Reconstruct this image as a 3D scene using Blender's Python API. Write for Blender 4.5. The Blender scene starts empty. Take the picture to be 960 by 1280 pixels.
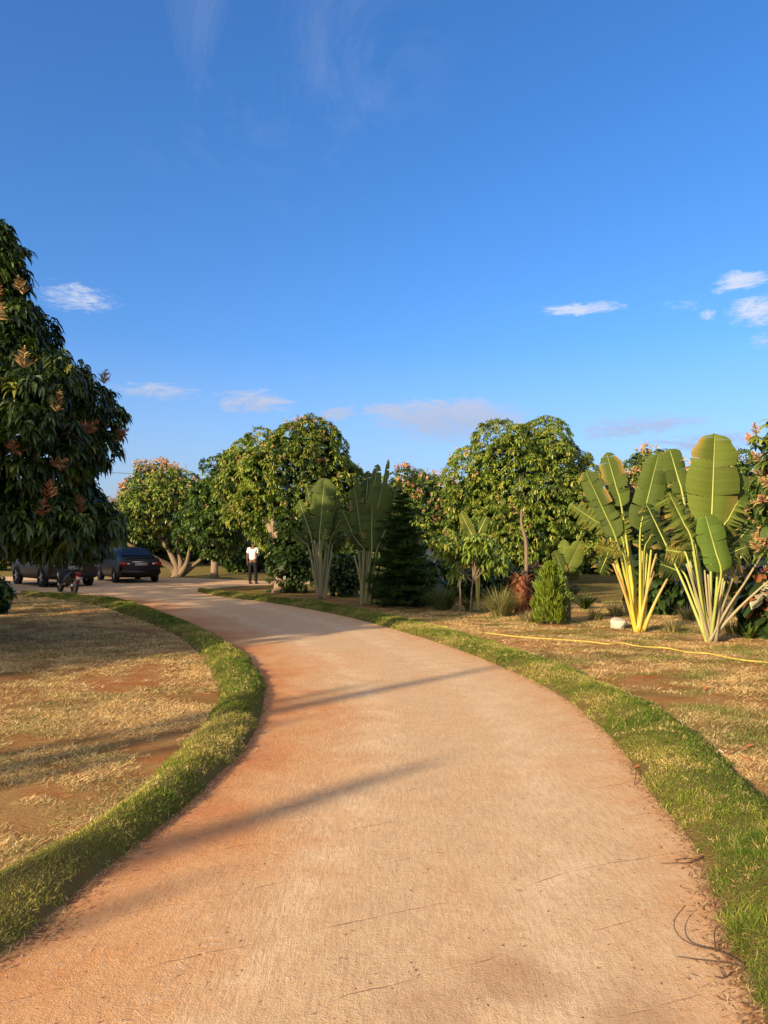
import bpy, bmesh, math, random
import numpy as np
from mathutils import Vector, Matrix
random.seed(7); R = np.random.default_rng(11)
sc = bpy.context.scene; COL = sc.collection
PI = math.pi
F = 924.0; CAMH = 1.6; HOR = 680.0
# ---------------------------------------------------------------- placement from photo coordinates
TH = math.atan((HOR-640)/F)
def ray(px, py):
    a = (px-480)/F; b = -(py-640)/F
    return np.array([a, math.cos(TH)-b*math.sin(TH), math.sin(TH)+b*math.cos(TH)])
def G(px, py, z=0.0):
    r = ray(px, py); t = (z-CAMH)/r[2]
    return np.array([r[0]*t, r[1]*t, z])
def P(px, py, d):
    r = ray(px, py); t = d/r[1]
    return np.array([r[0]*t, d, CAMH+r[2]*t])
# ---------------------------------------------------------------- materials
def nm(name):
    m = bpy.data.materials.new(name); m.use_nodes = True
    nt = m.node_tree; nt.nodes.clear(); return m, nt
class NT:
    def __init__(s, nt): s.nt = nt
    def n(s, t, **k):
        x = s.nt.nodes.new(t)
        for a, b in k.items(): setattr(x, a, b)
        return x
    def l(s, a, b): s.nt.links.new(a, b)
    def val(s, sock, v):
        if isinstance(v, (int, float, tuple, list)): sock.default_value = v
        else: s.l(v, sock)
    def math(s, op, a, b=0.0, c=0.0, clamp=False):
        x = s.n('ShaderNodeMath', operation=op, use_clamp=clamp)
        for i, v in enumerate((a, b, c)): s.val(x.inputs[i], v)
        return x.outputs[0]
    def noise(s, vec, scale, detail=4, rough=.55, dist=0.0):
        x = s.n('ShaderNodeTexNoise'); s.l(vec, x.inputs['Vector'])
        x.inputs['Scale'].default_value = scale; x.inputs['Detail'].default_value = detail
        x.inputs['Roughness'].default_value = rough; x.inputs['Distortion'].default_value = dist
        return x.outputs['Fac']
    def ramp(s, f, stops, interp='LINEAR'):
        x = s.n('ShaderNodeValToRGB'); x.color_ramp.interpolation = interp
        e = x.color_ramp.elements
        while len(e) < len(stops): e.new(.5)
        for i, (p, c) in enumerate(stops):
            e[i].position = p; e[i].color = (*c, 1) if not isinstance(c, (int, float)) else (c, c, c, 1)
        s.l(f, x.inputs[0]); return x.outputs[0]
    def mix(s, f, a, b, mode='MIX'):
        x = s.n('ShaderNodeMix', data_type='RGBA', blend_type=mode)
        s.val(x.inputs[0], f)
        for i, v in ((6, a), (7, b)):
            if isinstance(v, tuple): x.inputs[i].default_value = (*v[:3], 1)
            else: s.l(v, x.inputs[i])
        return x.outputs[2]
    def mapping(s, vec, scale=(1, 1, 1), rot=(0, 0, 0), loc=(0, 0, 0)):
        x = s.n('ShaderNodeMapping'); s.l(vec, x.inputs[0])
        x.inputs['Scale'].default_value = scale; x.inputs['Rotation'].default_value = rot; x.inputs['Location'].default_value = loc
        return x.outputs[0]
    def bump(s, h, strength, dist=.01):
        x = s.n('ShaderNodeBump'); s.l(h, x.inputs['Height'])
        x.inputs['Strength'].default_value = strength; x.inputs['Distance'].default_value = dist
        return x.outputs[0]
    def prin(s, col, rough=.6, spec=.3, normal=None, **k):
        x = s.n('ShaderNodeBsdfPrincipled')
        if isinstance(col, tuple): x.inputs['Base Color'].default_value = (*col[:3], 1)
        else: s.l(col, x.inputs['Base Color'])
        s.val(x.inputs['Roughness'], rough); x.inputs['Specular IOR Level'].default_value = spec
        if normal is not None: s.l(normal, x.inputs['Normal'])
        for a, b in k.items(): x.inputs[a].default_value = b
        return x.outputs[0]
    def out(s, sh):
        o = s.n('ShaderNodeOutputMaterial'); s.l(sh, o.inputs[0])
def simple(name, col, rough=.6, spec=.3, var=.25, scale=8., bump=.0, **k):
    m, nt = nm(name); t = NT(nt); co = t.n('ShaderNodeTexCoord').outputs['Object']
    f = t.noise(co, scale, 5)
    c = t.mix(f, tuple(x*(1-var) for x in col), tuple(min(1, x*(1+var)) for x in col))
    nrm = t.bump(f, bump, .02) if bump else None
    t.out(t.prin(c, rough, spec, nrm, **k)); return m
def leafmat(name, transl=.22, rough=.5, spec=.25, vein=0.):
    m, nt = nm(name); t = NT(nt)
    a = t.n('ShaderNodeAttribute', attribute_name='tint').outputs['Color']
    nrm = None
    if vein:
        uv = t.n('ShaderNodeUVMap').outputs[0]
        w = t.n('ShaderNodeTexWave', bands_direction='Y'); t.l(uv, w.inputs[0])
        w.inputs['Scale'].default_value = 9; w.inputs['Distortion'].default_value = .6
        w2 = t.noise(uv, 9, 3)
        a = t.mix(t.math('MULTIPLY', w2, .4), a, t.mix(1, a, (.72, .7, .6), 'MULTIPLY'))
        a = t.mix(t.math('MULTIPLY', w.outputs['Fac'], .22), a, t.mix(1, a, (1.35, 1.3, 1.2), 'MULTIPLY'))
        nrm = t.bump(w.outputs['Fac'], .5, .008)
    p = t.prin(a, rough, spec, nrm)
    tr = t.n('ShaderNodeBsdfTranslucent'); t.l(t.mix(1, a, (1.15, 1.25, .6), 'MULTIPLY'), tr.inputs[0])
    mx = t.n('ShaderNodeMixShader'); mx.inputs[0].default_value = transl
    t.l(p, mx.inputs[1]); t.l(tr.outputs[0], mx.inputs[2]); t.out(mx.outputs[0]); return m
M = {}
M['leaf'] = leafmat('mango_leaf', .25, .42, .45); M['paddle'] = leafmat('paddle_leaf', .14, .55, .2, vein=1)
M['grass'] = leafmat('grass_blade', .25, .7, .1); M['blossom'] = leafmat('blossom', .1, .8, .1)
M['stalk'] = leafmat('leaf_stalk', .05, .45, .35)
M['bark'] = simple('bark', (.20, .145, .10), .9, .1, .5, 14, .8)
M['palebark'] = simple('pale_bark', (.17, .125, .085), .85, .1, .4, 12, .6)
M['redbark'] = simple('red_fibre', (.20, .075, .04), .9, .1, .6, 18, .9)
M['rock'] = simple('white_rock', (.46, .40, .32), .9, .1, .4, 14, .9)
M['hose'] = simple('yellow_hose', (.46, .34, .07), .7, .25, .45, 5)
M['twig'] = simple('twig', (.07, .045, .03), .9, .1, .4, 30)
M['black'] = simple('black_paint', (.006, .006, .007), .4, .35, .1, 3, 0, **{'Coat Weight': .08})
M['olive'] = simple('grey_olive_paint', (.025, .024, .018), .42, .3, .1, 3, 0, **{'Coat Weight': .08})
M['glass'] = simple('dark_glass', (.008, .010, .012), .14, .4, .1, 3)
M['tyre'] = simple('tyre', (.02, .02, .02), .85, .2, .2, 20)
M['rim'] = simple('alloy', (.45, .45, .46), .35, .5, .1, 5, 0, Metallic=.7)
M['chrome'] = simple('chrome', (.6, .6, .6), .15, .5, .05, 5, 0, Metallic=.9)
M['red'] = simple('red_lens', (.25, .012, .01), .3, .5, .1, 5)
M['clear'] = simple('clear_lens', (.6, .55, .5), .2, .5, .1, 5)
M['plate'] = simple('number_plate', (.32, .32, .29), .5, .3, .1, 60)
M['darkplastic'] = simple('dark_plastic', (.02, .02, .022), .55, .3, .1, 8)
M['shirt'] = simple('white_cotton', (.62, .62, .65), .85, .1, .06, 12, .3)
M['trouser'] = simple('black_cloth', (.012, .012, .016), .85, .1, .2, 12, .3)
M['skin'] = simple('skin', (.12, .065, .04), .55, .3, .1, 9)
M['hair'] = simple('hair', (.008, .007, .006), .6, .3, .2, 60, .5)
M['wire'] = simple('wire', (.05, .05, .055), .6, .3, .1, 3)
# ---------------------------------------------------------------- mesh helpers
def mesh_np(name, V, T, mat, tint=None, parent=None, uv=None, smooth=False):
    V = np.asarray(V, np.float32); T = np.asarray(T, np.int32)
    me = bpy.data.meshes.new(name); k = T.shape[1]
    me.vertices.add(len(V)); me.vertices.foreach_set('co', V.ravel())
    me.loops.add(T.size); me.loops.foreach_set('vertex_index', T.ravel())
    me.polygons.add(len(T)); me.polygons.foreach_set('loop_start', np.arange(0, T.size, k, dtype=np.int32))
    try: me.polygons.foreach_set('loop_total', np.full(len(T), k, np.int32))
    except Exception: pass
    if smooth: me.polygons.foreach_set('use_smooth', np.ones(len(T), bool))
    me.update(calc_edges=True)
    if tint is not None:
        a = me.attributes.new('tint', 'FLOAT_COLOR', 'POINT')
        c = np.ones((len(V), 4), np.float32); c[:, :3] = tint; a.data.foreach_set('color', c.ravel())
    if uv is not None:
        u = me.uv_layers.new(name='UVMap'); u.data.foreach_set('uv', np.asarray(uv, np.float32)[T.ravel()].ravel())
    me.materials.append(mat)
    o = bpy.data.objects.new(name, me); COL.objects.link(o); o.parent = parent
    return o
def empty(name, loc, label, cat, group=None, rz=0):
    o = bpy.data.objects.new(name, None); COL.objects.link(o); o.location = tuple(loc); o.rotation_euler = (0, 0, rz)
    o.empty_display_size = .2; tag(o, label, cat, group); return o
def tag(o, label=None, cat=None, group=None, kind=None):
    if label: o['label'] = label
    if cat: o['category'] = cat
    if group: o['group'] = group
    if kind: o['kind'] = kind
    return o
def copy_tree(o, parent=None):
    c = o.copy(); COL.objects.link(c); c.parent = parent
    for ch in list(o.children): copy_tree(ch, c)
    return c
def unit(v): v = np.asarray(v, float); return v/np.maximum(np.linalg.norm(v, axis=-1, keepdims=True), 1e-9)
class Acc:
    def __init__(s): s.V = []; s.T = []; s.C = []; s.n = 0
    def add(s, V, T, C):
        s.V.append(V); s.T.append(T+s.n); s.C.append(C); s.n += len(V)
    def build(s, name, mat, parent=None):
        return mesh_np(name, np.concatenate(s.V), np.concatenate(s.T), mat, np.concatenate(s.C), parent)
def blades(acc, o, d0, d1, L, W, prof, tint, S=None, side=None, roll=None, fold=0.):
    """many curved leaves: prof = half-width factor at each station; the last station is the tip"""
    N = len(o); K = len(prof)
    if N == 0: return
    S = np.linspace(0, 1, K) if S is None else np.asarray(S)
    L = np.broadcast_to(L, (N,)).astype(float); W = np.broadcast_to(W, (N,)).astype(float)
    tm = unit(d0+d1)
    if side is None:
        side = np.cross(tm, np.array([0, 0, 1.])+R.normal(0, .12, (N, 3)))
    side = unit(side)
    if roll is not None:
        b = np.cross(tm, side); side = side*np.cos(roll)[:, None]+b*np.sin(roll)[:, None]
    nrm = unit(np.cross(side, tm))
    rows = []; cols = 3 if fold else 2
    for k in range(K-1):
        s = S[k]; c = o+L[:, None]*(d0*s+(d1-d0)*s*s/2)
        w = (W*prof[k])[:, None]*side
        if fold: rows += [c-w+nrm*(W*prof[k]*fold)[:, None], c, c+w+nrm*(W*prof[k]*fold)[:, None]]
        else: rows += [c-w, c+w]
    rows.append(o+L[:, None]*(d0+(d1-d0)/2))
    nv = len(rows); V = np.stack(rows, 1).reshape(-1, 3)
    tri = []
    for k in range(K-2):
        for j in range(cols-1):
            a = k*cols+j; tri += [(a, a+1, a+cols+1), (a, a+cols+1, a+cols)]
    for j in range(cols-1): tri.append(((K-2)*cols+j, (K-2)*cols+j+1, nv-1))
    T = (np.array(tri)[None]+(np.arange(N)*nv)[:, None, None]).reshape(-1, 3)
    acc.add(V, T, np.repeat(np.broadcast_to(tint, (N, 3)), nv, axis=0))
def tube(acc, pts, rad, seg=8, tint=(1, 1, 1), cap=True, sub=1, jit=0.):
    pts = np.asarray(pts, float); rad = np.asarray(rad, float)
    if sub > 1:
        n = len(pts); x = np.linspace(0, n-1, (n-1)*sub+1); Q = []
        for t in x:
            i = min(int(t), n-2); u = t-i
            p0 = pts[max(i-1, 0)]; p1 = pts[i]; p2 = pts[i+1]; p3 = pts[min(i+2, n-1)]
            Q.append(.5*((2*p1)+(-p0+p2)*u+(2*p0-5*p1+4*p2-p3)*u*u+(-p0+3*p1-3*p2+p3)*u**3))
        rad = np.interp(x, range(n), rad); pts = np.array(Q)
    n = len(pts); t = unit(np.gradient(pts, axis=0)); ref = np.array([0, 0, 1.]) if abs(t[0][2]) < .8 else np.array([1., 0, 0])
    a = unit(np.cross(t, ref)); b = np.cross(t, a)
    ang = np.linspace(0, 2*PI, seg, endpoint=False)
    rr = rad[:, None]*(1+R.uniform(-jit, jit, (n, seg)))
    V = pts[:, None]+rr[..., None]*(a[:, None]*np.cos(ang)[None, :, None]+b[:, None]*np.sin(ang)[None, :, None])
    V = V.reshape(-1, 3); T = []
    for i in range(n-1):
        for j in range(seg):
            p = i*seg+j; q = i*seg+(j+1) % seg; T += [(p, q, q+seg), (p, q+seg, p+seg)]
    if cap:
        V = np.vstack([V, pts[0], pts[-1]]); c0 = n*seg
        for j in range(seg):
            T += [(c0, (j+1) % seg, j), (c0+1, (n-1)*seg+j, (n-1)*seg+(j+1) % seg)]
    acc.add(V, np.array(T), np.broadcast_to(tint, (len(V), 3)).astype(float))
def vnoise(x, y, seed=0):
    xi = np.floor(x).astype(int); yi = np.floor(y).astype(int); fx = x-xi; fy = y-yi
    h = lambda a, b: (np.sin(a*127.1+b*311.7+seed*74.7)*43758.5453) % 1.0
    fx = fx*fx*(3-2*fx); fy = fy*fy*(3-2*fy)
    return (h(xi, yi)*(1-fx)+h(xi+1, yi)*fx)*(1-fy)+(h(xi, yi+1)*(1-fx)+h(xi+1, yi+1)*fx)*fy
def fbm(x, y, seed=0): return (vnoise(x, y, seed)+.5*vnoise(x*2.1, y*2.1, seed+1)+.25*vnoise(x*4.3, y*4.3, seed+2))/1.75
# ---------------------------------------------------------------- mango tree
DK = np.array([.030, .060, .012]); MD = np.array([.075, .125, .018]); BR = np.array([.165, .225, .028]); YL = np.array([.26, .27, .045])
TAN = np.array([.40, .26, .12]); PINK = np.array([.40, .22, .12]); RUST = np.array([.24, .10, .05])
def rnd_unit(n): return unit(R.normal(0, 1, (n, 3)))
def crown_points(lobes, dens, scale=1., keep_bottom=.5, rough=.035):
    Ps = []; Ns = []
    for i, (c, r) in enumerate(lobes):
        r = np.asarray(r)*scale; area = 4*PI*((r[0]*r[1])**1.6/3+(r[0]*r[2])**1.6/3+(r[1]*r[2])**1.6/3)**(1/1.6)
        n = int(area*dens)+3; u = rnd_unit(n)
        p = np.asarray(c)+u*r*(1+R.normal(0, rough, (n, 1))); nr = unit(u/r)
        ok = np.ones(n, bool)
        for j, (c2, r2) in enumerate(lobes):
            if j != i: ok &= np.linalg.norm((p-np.asarray(c2))/(np.asarray(r2)*scale), axis=1) > .93
        ok &= (nr[:, 2] > -.35) | (R.random(n) < keep_bottom)
        Ps.append(p[ok]); Ns.append(nr[ok])
    return np.vstack(Ps), np.vstack(Ns)
def whorls(acc, p, nr, n, L, W, tint, prof=(.35, 1, .75, 0), S=(0, .35, .7, 1), fold=0., droop=1.):
    """a whorl of drooping leaves at each shoot tip"""
    m = len(p); ax = unit(nr+np.array([0, 0, .5])+R.normal(0, .25, (m, 3)))
    idx = np.repeat(np.arange(m), n); k = len(idx)
    rad = unit(np.cross(ax[idx], rnd_unit(k)))
    d0 = unit(ax[idx]*R.uniform(.1, .8, (k, 1))+rad)
    d1 = unit(d0*.45+np.array([0, 0, -1.])*droop*R.uniform(.6, 1.5, (k, 1)))
    LL = L*R.uniform(.65, 1.2, k)
    o = p[idx]+ax[idx]*R.uniform(-.3, .2, (k, 1))*L+rad*L*.05
    c = tint[idx]*R.uniform(.75, 1.25, (k, 1))
    blades(acc, o, d0, d1, LL, W*R.uniform(.8, 1.2, k), prof, c, S=S, roll=R.normal(0, .45, k), fold=fold)
def panicles(acc, p, nr, n, L, tint, w=.016):
    m = len(p)
    if m == 0: return
    ax = unit(nr*.8+np.array([0, 0, .7])+R.normal(0, .25, (m, 3)))
    idx = np.repeat(np.arange(m), n); k = len(idx)
    s = R.uniform(0, 1, (k, 1)); rad = unit(np.cross(ax[idx], rnd_unit(k)))
    o = p[idx]+ax[idx]*L*s; d0 = unit(rad+ax[idx]*.55); d1 = unit(d0+ax[idx]*.3+R.normal(0, .3, (k, 3)))
    blades(acc, o, d0, d1, L*.6*(1.15-s[:, 0])*R.uniform(.6, 1.2, k), w*R.uniform(.7, 1.3, k), (.5, 1, .8, 0), tint[idx]*R.uniform(.65, 1.3, (k, 1)), roll=R.uniform(0, 3, k))
def mixt(n, cols, w):
    w = np.array(w, float); return np.array(cols)[R.choice(len(cols), n, p=w/w.sum())]
def lumps(lobes, n, f=.34, zmin=-.4):
    """clumps on the surface of the main masses: a lumpy outline with hollows between the clumps"""
    out = [(np.asarray(c), np.asarray(r)*.9) for c, r in lobes]
    for c, r in lobes:
        c = np.asarray(c); r = np.asarray(r); k = int(n*(1 if r.mean() < 1. else 2.6))
        for q, u in enumerate(rnd_unit(k)):
            if u[2] < zmin: u[2] = abs(u[2])
            if q < k*.3: s = r.mean()*f*random.uniform(.7, 1.35); out.append((c+u*r*(1-random.uniform(.05, .6)*f), np.array([s, s, s*.85])))
            else: s = min(r.mean()*.30, random.uniform(.22, .56)); out.append((c+u*r*(.94+random.uniform(-.07, .08)), np.array([s, s, s*.75])))
    return out
def mango(name, base, lobes, label, cat='tree', group=None, dens=9, n=11, L=.2, W=.026, tw=(3, 4, 3, 1), flower=.06, fcol=(TAN, PINK), fL=.22, fn=12,
          trunk_r=.16, stems=None, fold=0., nl=16, mat='bark', lumpf=.28, fill=1., shade_tint=1., fw=.016, droop=1.):
    base = np.asarray(base, float); t = empty(name, base, label, cat, group)
    L0 = [(np.asarray(c)-base, np.asarray(r)) for c, r in lobes]
    LL = lumps(L0, nl, lumpf)
    p, nr = crown_points(LL, dens)
    lim = max(c[2]+r[2] for c, r in L0)
    ok = p[:, 2] > .12; p, nr = p[ok], nr[ok]; m = len(p)
    acc = Acc(); tint = mixt(m, (DK, MD, BR, YL), tw)
    fl = fbm(p[:, 0]*.9+p[:, 2]*.7, p[:, 1]*.9-p[:, 2]*.6, 5)  # flushes of new growth come in patches
    tint = tint*(.7+.7*fl[:, None])*shade_tint
    pr = ((.35, 1, .75, 0), (0, .35, .7, 1)) if not fold else ((.25, .85, 1, .6, 0), (0, .22, .45, .75, 1))
    whorls(acc, p, nr, n, L, W, tint, pr[0], pr[1], fold, droop)
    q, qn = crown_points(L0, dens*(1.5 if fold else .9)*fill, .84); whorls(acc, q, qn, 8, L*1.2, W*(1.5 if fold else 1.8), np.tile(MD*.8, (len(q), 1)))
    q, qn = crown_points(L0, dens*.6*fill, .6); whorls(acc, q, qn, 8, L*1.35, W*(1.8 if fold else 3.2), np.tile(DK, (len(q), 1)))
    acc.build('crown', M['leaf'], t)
    if flower:
        f2 = fbm(p[:, 0]*.7+3+p[:, 2]*.5, p[:, 1]*.7-p[:, 2]*.5, 9)
        sel = (R.random(m) < flower*3*np.clip((f2-.42)*5, 0, 1)) & (nr[:, 2] > -.4)
        acc = Acc(); ps = p[sel]+nr[sel]*L*.35
        panicles(acc, ps, nr[sel], fn, fL, mixt(len(ps), fcol, [1]*len(fcol)), fw)
        if acc.n: acc.build('blossom', M['blossom'], t)
    acc = Acc()
    top = np.mean([c for c, r in L0], axis=0)
    if stems is None:
        fork = np.array([0, 0, top[2]*.38]); tube(acc, [(0, 0, -.05), (0, 0, .15), fork], [trunk_r*1.5, trunk_r*1.1, trunk_r*.85], 10, jit=.08)
        for c, r in L0[:7]:
            tube(acc, [fork*.9, fork*.5+c*.5+np.array([0, 0, .1]), c+np.array([0, 0, r[2]*.3])], [trunk_r*.7, trunk_r*.4, trunk_r*.1], 7, sub=3, jit=.05)
    else:
        for pts, r in stems: tube(acc, [np.asarray(x)-base for x in pts], r, 9, sub=4, jit=.07)
    acc.build('trunk', M[mat], t)
    return t
def LB(px, py, d, rx, ry, dy=0., ry_depth=None):
    """crown mass given by its place and size in metres worked out at distance d"""
    c = P(px, py, d+dy); k = (d+dy)/F
    a = rx*k; return (c, np.array([a, (ry_depth or a), ry*k]))
# ---------------------------------------------------------------- setting
sky_az = math.atan2(-.70, -.71)   # the sun stands behind the left shoulder
SUN_EL = math.radians(18)
SUNV = np.array([-.70*math.cos(SUN_EL), -.714*math.cos(SUN_EL), math.sin(SUN_EL)])
def make_world():
    w = bpy.data.worlds.new('World'); sc.world = w; w.use_nodes = True
    nt = w.node_tree; nt.nodes.clear(); t = NT(nt)
    sky = t.n('ShaderNodeTexSky', sky_type='NISHITA'); sky.sun_disc = False
    sky.sun_elevation = SUN_EL; sky.sun_rotation = math.atan2(SUNV[0], SUNV[1])
    sky.altitude = 500; sky.air_density = 1.0; sky.dust_density = 4.0; sky.ozone_density = 3.4
    d = t.n('ShaderNodeTexCoord').outputs['Generated']
    sp = t.n('ShaderNodeSeparateXYZ'); t.l(d, sp.inputs[0]); x, y, z = sp.outputs
    az = t.math('ARCTAN2', x, y); el = t.math('ARCSINE', z)
    vv = t.mapping(d, (1, 1, 3.2))
    n1 = t.noise(vv, 20, 10, .72, 1.1); n2 = t.noise(vv, 60, 8, .7); n3 = t.noise(t.mapping(d, (1, 1, 1), (0, .5, .6)), 3.5, 7, .7, 1.2)
    clouds = [(95, 372, 68, 24, .66), (725, 386, 66, 10, .85), (858, 380, 32, 13, .5), (925, 352, 44, 17, .8), (945, 388, 46, 24, .85), (955, 428, 26, 18, .6),
              (315, 502, 62, 18, .88), (195, 488, 80, 14, .66), (422, 517, 32, 10, .85), (560, 524, 125, 34, .98), (480, 512, 60, 12, .8), (640, 498, 34, 8, .4), (800, 532, 110, 18, .8), (760, 540, 60, 14, .7),
              (880, 552, 90, 18, .8), (380, 472, 40, 6, .3), (730, 500, 20, 6, .3), (885, 394, 14, 12, .5), (700, 545, 70, 14, .4), (900, 512, 60, 7, .25)]
    tot = None
    for px, py, rx, ry, a in clouds:
        r = ray(px, py); r = r/np.linalg.norm(r); A = math.atan2(r[0], r[1]); E = math.asin(r[2]); k = 1/F*math.cos(A)
        dx = t.math('DIVIDE', t.math('SUBTRACT', az, A), rx*k); dy = t.math('DIVIDE', t.math('SUBTRACT', el, E), ry*k)
        q = t.math('ADD', t.math('MULTIPLY', dx, dx), t.math('MULTIPLY', dy, dy))
        g = t.math('MULTIPLY', t.math('SUBTRACT', 1.25, q, clamp=False), a)
        g = t.math('MAXIMUM', g, 0.)
        tot = g if tot is None else t.math('MAXIMUM', tot, g)
    nn = t.math('ADD', t.math('MULTIPLY', n1, .75), t.math('MULTIPLY', n2, .25))
    dens = t.math('MULTIPLY', t.math('SUBTRACT', nn, t.math('SUBTRACT', .625, t.math('MULTIPLY', tot, .32))), 3.6, clamp=True)
    dens = t.math('MULTIPLY', dens, t.math('MULTIPLY', tot, 2.2, clamp=True)); dens = t.ramp(dens, [(0, 0.), (1, .9)], 'EASE')
    # thin high wisps
    wr = ray(345, 40); wr = wr/np.linalg.norm(wr)
    dot = t.n('ShaderNodeVectorMath', operation='DOT_PRODUCT'); t.l(d, dot.inputs[0]); dot.inputs[1].default_value = tuple(wr)
    wm = t.ramp(dot.outputs['Value'], [(.975, 0.), (1., 1.)])
    wis = t.math('MULTIPLY', t.math('MULTIPLY', t.math('SUBTRACT', n3, .47, clamp=True), 1.5, clamp=True), t.math('ADD', t.math('MULTIPLY', wm, .42), .004), clamp=True)
    hs = t.n('ShaderNodeHueSaturation'); t.l(sky.outputs[0], hs.inputs['Color']); hs.inputs['Saturation'].default_value = SKY_SAT; hs.inputs['Hue'].default_value = .5
    base = t.mix(1., hs.outputs[0], SKY_TINT, 'MULTIPLY')
    cc = t.ramp(t.math('ADD', el, t.math('MULTIPLY', t.math('SUBTRACT', n1, .5), .12)), [(.14, CL_LO), (.20, CL_MID), (.28, CL_HI)])
    base = t.mix(t.ramp(el, [(0., .55), (.26, 0.)]), base, (2.0, 2.5, 3.5))
    c = t.mix(dens, base, cc); c = t.mix(wis, c, CL_HI)
    # unseen warm cloud added behind and above the viewer to fill the shadows
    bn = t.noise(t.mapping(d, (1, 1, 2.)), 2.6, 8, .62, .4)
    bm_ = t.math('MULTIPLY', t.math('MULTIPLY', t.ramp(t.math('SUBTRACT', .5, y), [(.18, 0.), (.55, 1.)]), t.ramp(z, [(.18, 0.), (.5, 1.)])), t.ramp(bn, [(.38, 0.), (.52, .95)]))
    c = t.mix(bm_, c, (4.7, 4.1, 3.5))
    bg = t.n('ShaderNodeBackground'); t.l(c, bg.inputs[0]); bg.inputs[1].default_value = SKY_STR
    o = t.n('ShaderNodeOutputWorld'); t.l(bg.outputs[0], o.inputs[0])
SKY_STR = .100; SKY_SAT = 1.22; SKY_TINT = (.86, .90, 1.05)
CL_LO = (1.7, 2.05, 2.8); CL_MID = (2.1, 2.35, 3.1); CL_HI = (3.0, 3.15, 3.6)
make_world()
sl = bpy.data.lights.new('sun', 'SUN'); sl.energy = 4.0; sl.angle = math.radians(.7); sl.color = (1, .77, .47)
so = bpy.data.objects.new('sun', sl); COL.objects.link(so); so.rotation_euler = Vector(SUNV).to_track_quat('Z', 'Y').to_euler()
cam = bpy.data.cameras.new('camera'); co = bpy.data.objects.new('camera', cam); COL.objects.link(co)
cam.sensor_fit = 'VERTICAL'; cam.sensor_height = 36; cam.lens = 36*F/1280; cam.clip_start = .05; cam.clip_end = 3000
co.location = (0, 0, CAMH); co.rotation_euler = (PI/2+TH, 0, 0); sc.camera = co
vs = sc.view_settings; sc.display_settings.display_device = 'sRGB'
vs.view_transform = 'Standard'; vs.look = 'None'; vs.gamma = 1; vs.use_curve_mapping = False; vs.exposure = 1.35
sc.cycles.max_bounces = 6; sc.cycles.diffuse_bounces = 3; sc.cycles.glossy_bounces = 2; sc.cycles.transmission_bounces = 3
sc.cycles.use_denoising = True; sc.cycles.use_adaptive_sampling = True
try: sc.cycles.denoiser = 'OPENIMAGEDENOISE'
except Exception: pass
# ground
def ground_mat():
    m, nt = nm('dry_ground'); t = NT(nt); c = t.n('ShaderNodeTexCoord').outputs['Object']
    a = t.noise(c, .55, 6, .6); b = t.noise(c, 3.2, 7, .65); d = t.noise(t.mapping(c, (1, 2.2, 1), (0, 0, .3)), 22, 5, .7); e = t.noise(c, 90, 3, .7)
    soil = t.mix(b, (.30, .095, .032), (.50, .20, .07))
    straw = t.mix(e, (.24, .15, .055), (.56, .37, .155))
    green = t.mix(d, (.07, .085, .02), (.17, .16, .045))
    f = t.math('ADD', t.math('MULTIPLY', a, .28), t.math('ADD', t.math('MULTIPLY', b, .38), t.math('MULTIPLY', d, .50)))
    col = t.mix(t.ramp(f, [(.50, 0.), (.62, .9)]), soil, straw)
    g = t.math('ADD', t.math('MULTIPLY', t.noise(t.mapping(c, loc=(7, 3, 0)), .7, 5, .6), .6), t.math('MULTIPLY', d, .4))
    # grass grows greener further off and on the right-hand side
    sp = t.n('ShaderNodeSeparateXYZ'); t.l(c, sp.inputs[0])
    bias = t.math('ADD', t.math('MULTIPLY', t.math('MULTIPLY', t.math('SUBTRACT', sp.outputs[1], 15.), .02, clamp=True), .5), t.math('MULTIPLY', t.math('MULTIPLY', sp.outputs[0], .1, clamp=True), .10))
    col = t.mix(t.ramp(t.math('ADD', g, bias), [(.50, 0.), (.62, .8)]), col, green)
    n = t.bump(t.math('ADD', t.math('MULTIPLY', d, .8), t.math('MULTIPLY', e, .5)), 1., .05)
    t.out(t.prin(col, .95, .05, n)); return m
M['ground'] = ground_mat()
def grid(name, xs, ys, mat, zf=None):
    X, Y = np.meshgrid(xs, ys); Z = np.zeros_like(X) if zf is None else zf(X, Y)
    V = np.stack([X, Y, Z], -1).reshape(-1, 3); nx, ny = len(xs), len(ys)
    i, j = np.meshgrid(np.arange(nx-1), np.arange(ny-1)); a = (j*nx+i).ravel()
    return mesh_np(name, V, np.stack([a, a+1, a+nx+1, a+nx], 1), mat, smooth=True)
gx = np.concatenate([[-1500, -400, -150], np.linspace(-60, 60, 41), [150, 400, 1500]])
gy = np.concatenate([[-300, -60], np.linspace(-20, 80, 41), [160, 500, 2500]])
tag(grid('ground', gx, gy, M['ground']), kind='structure')
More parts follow.
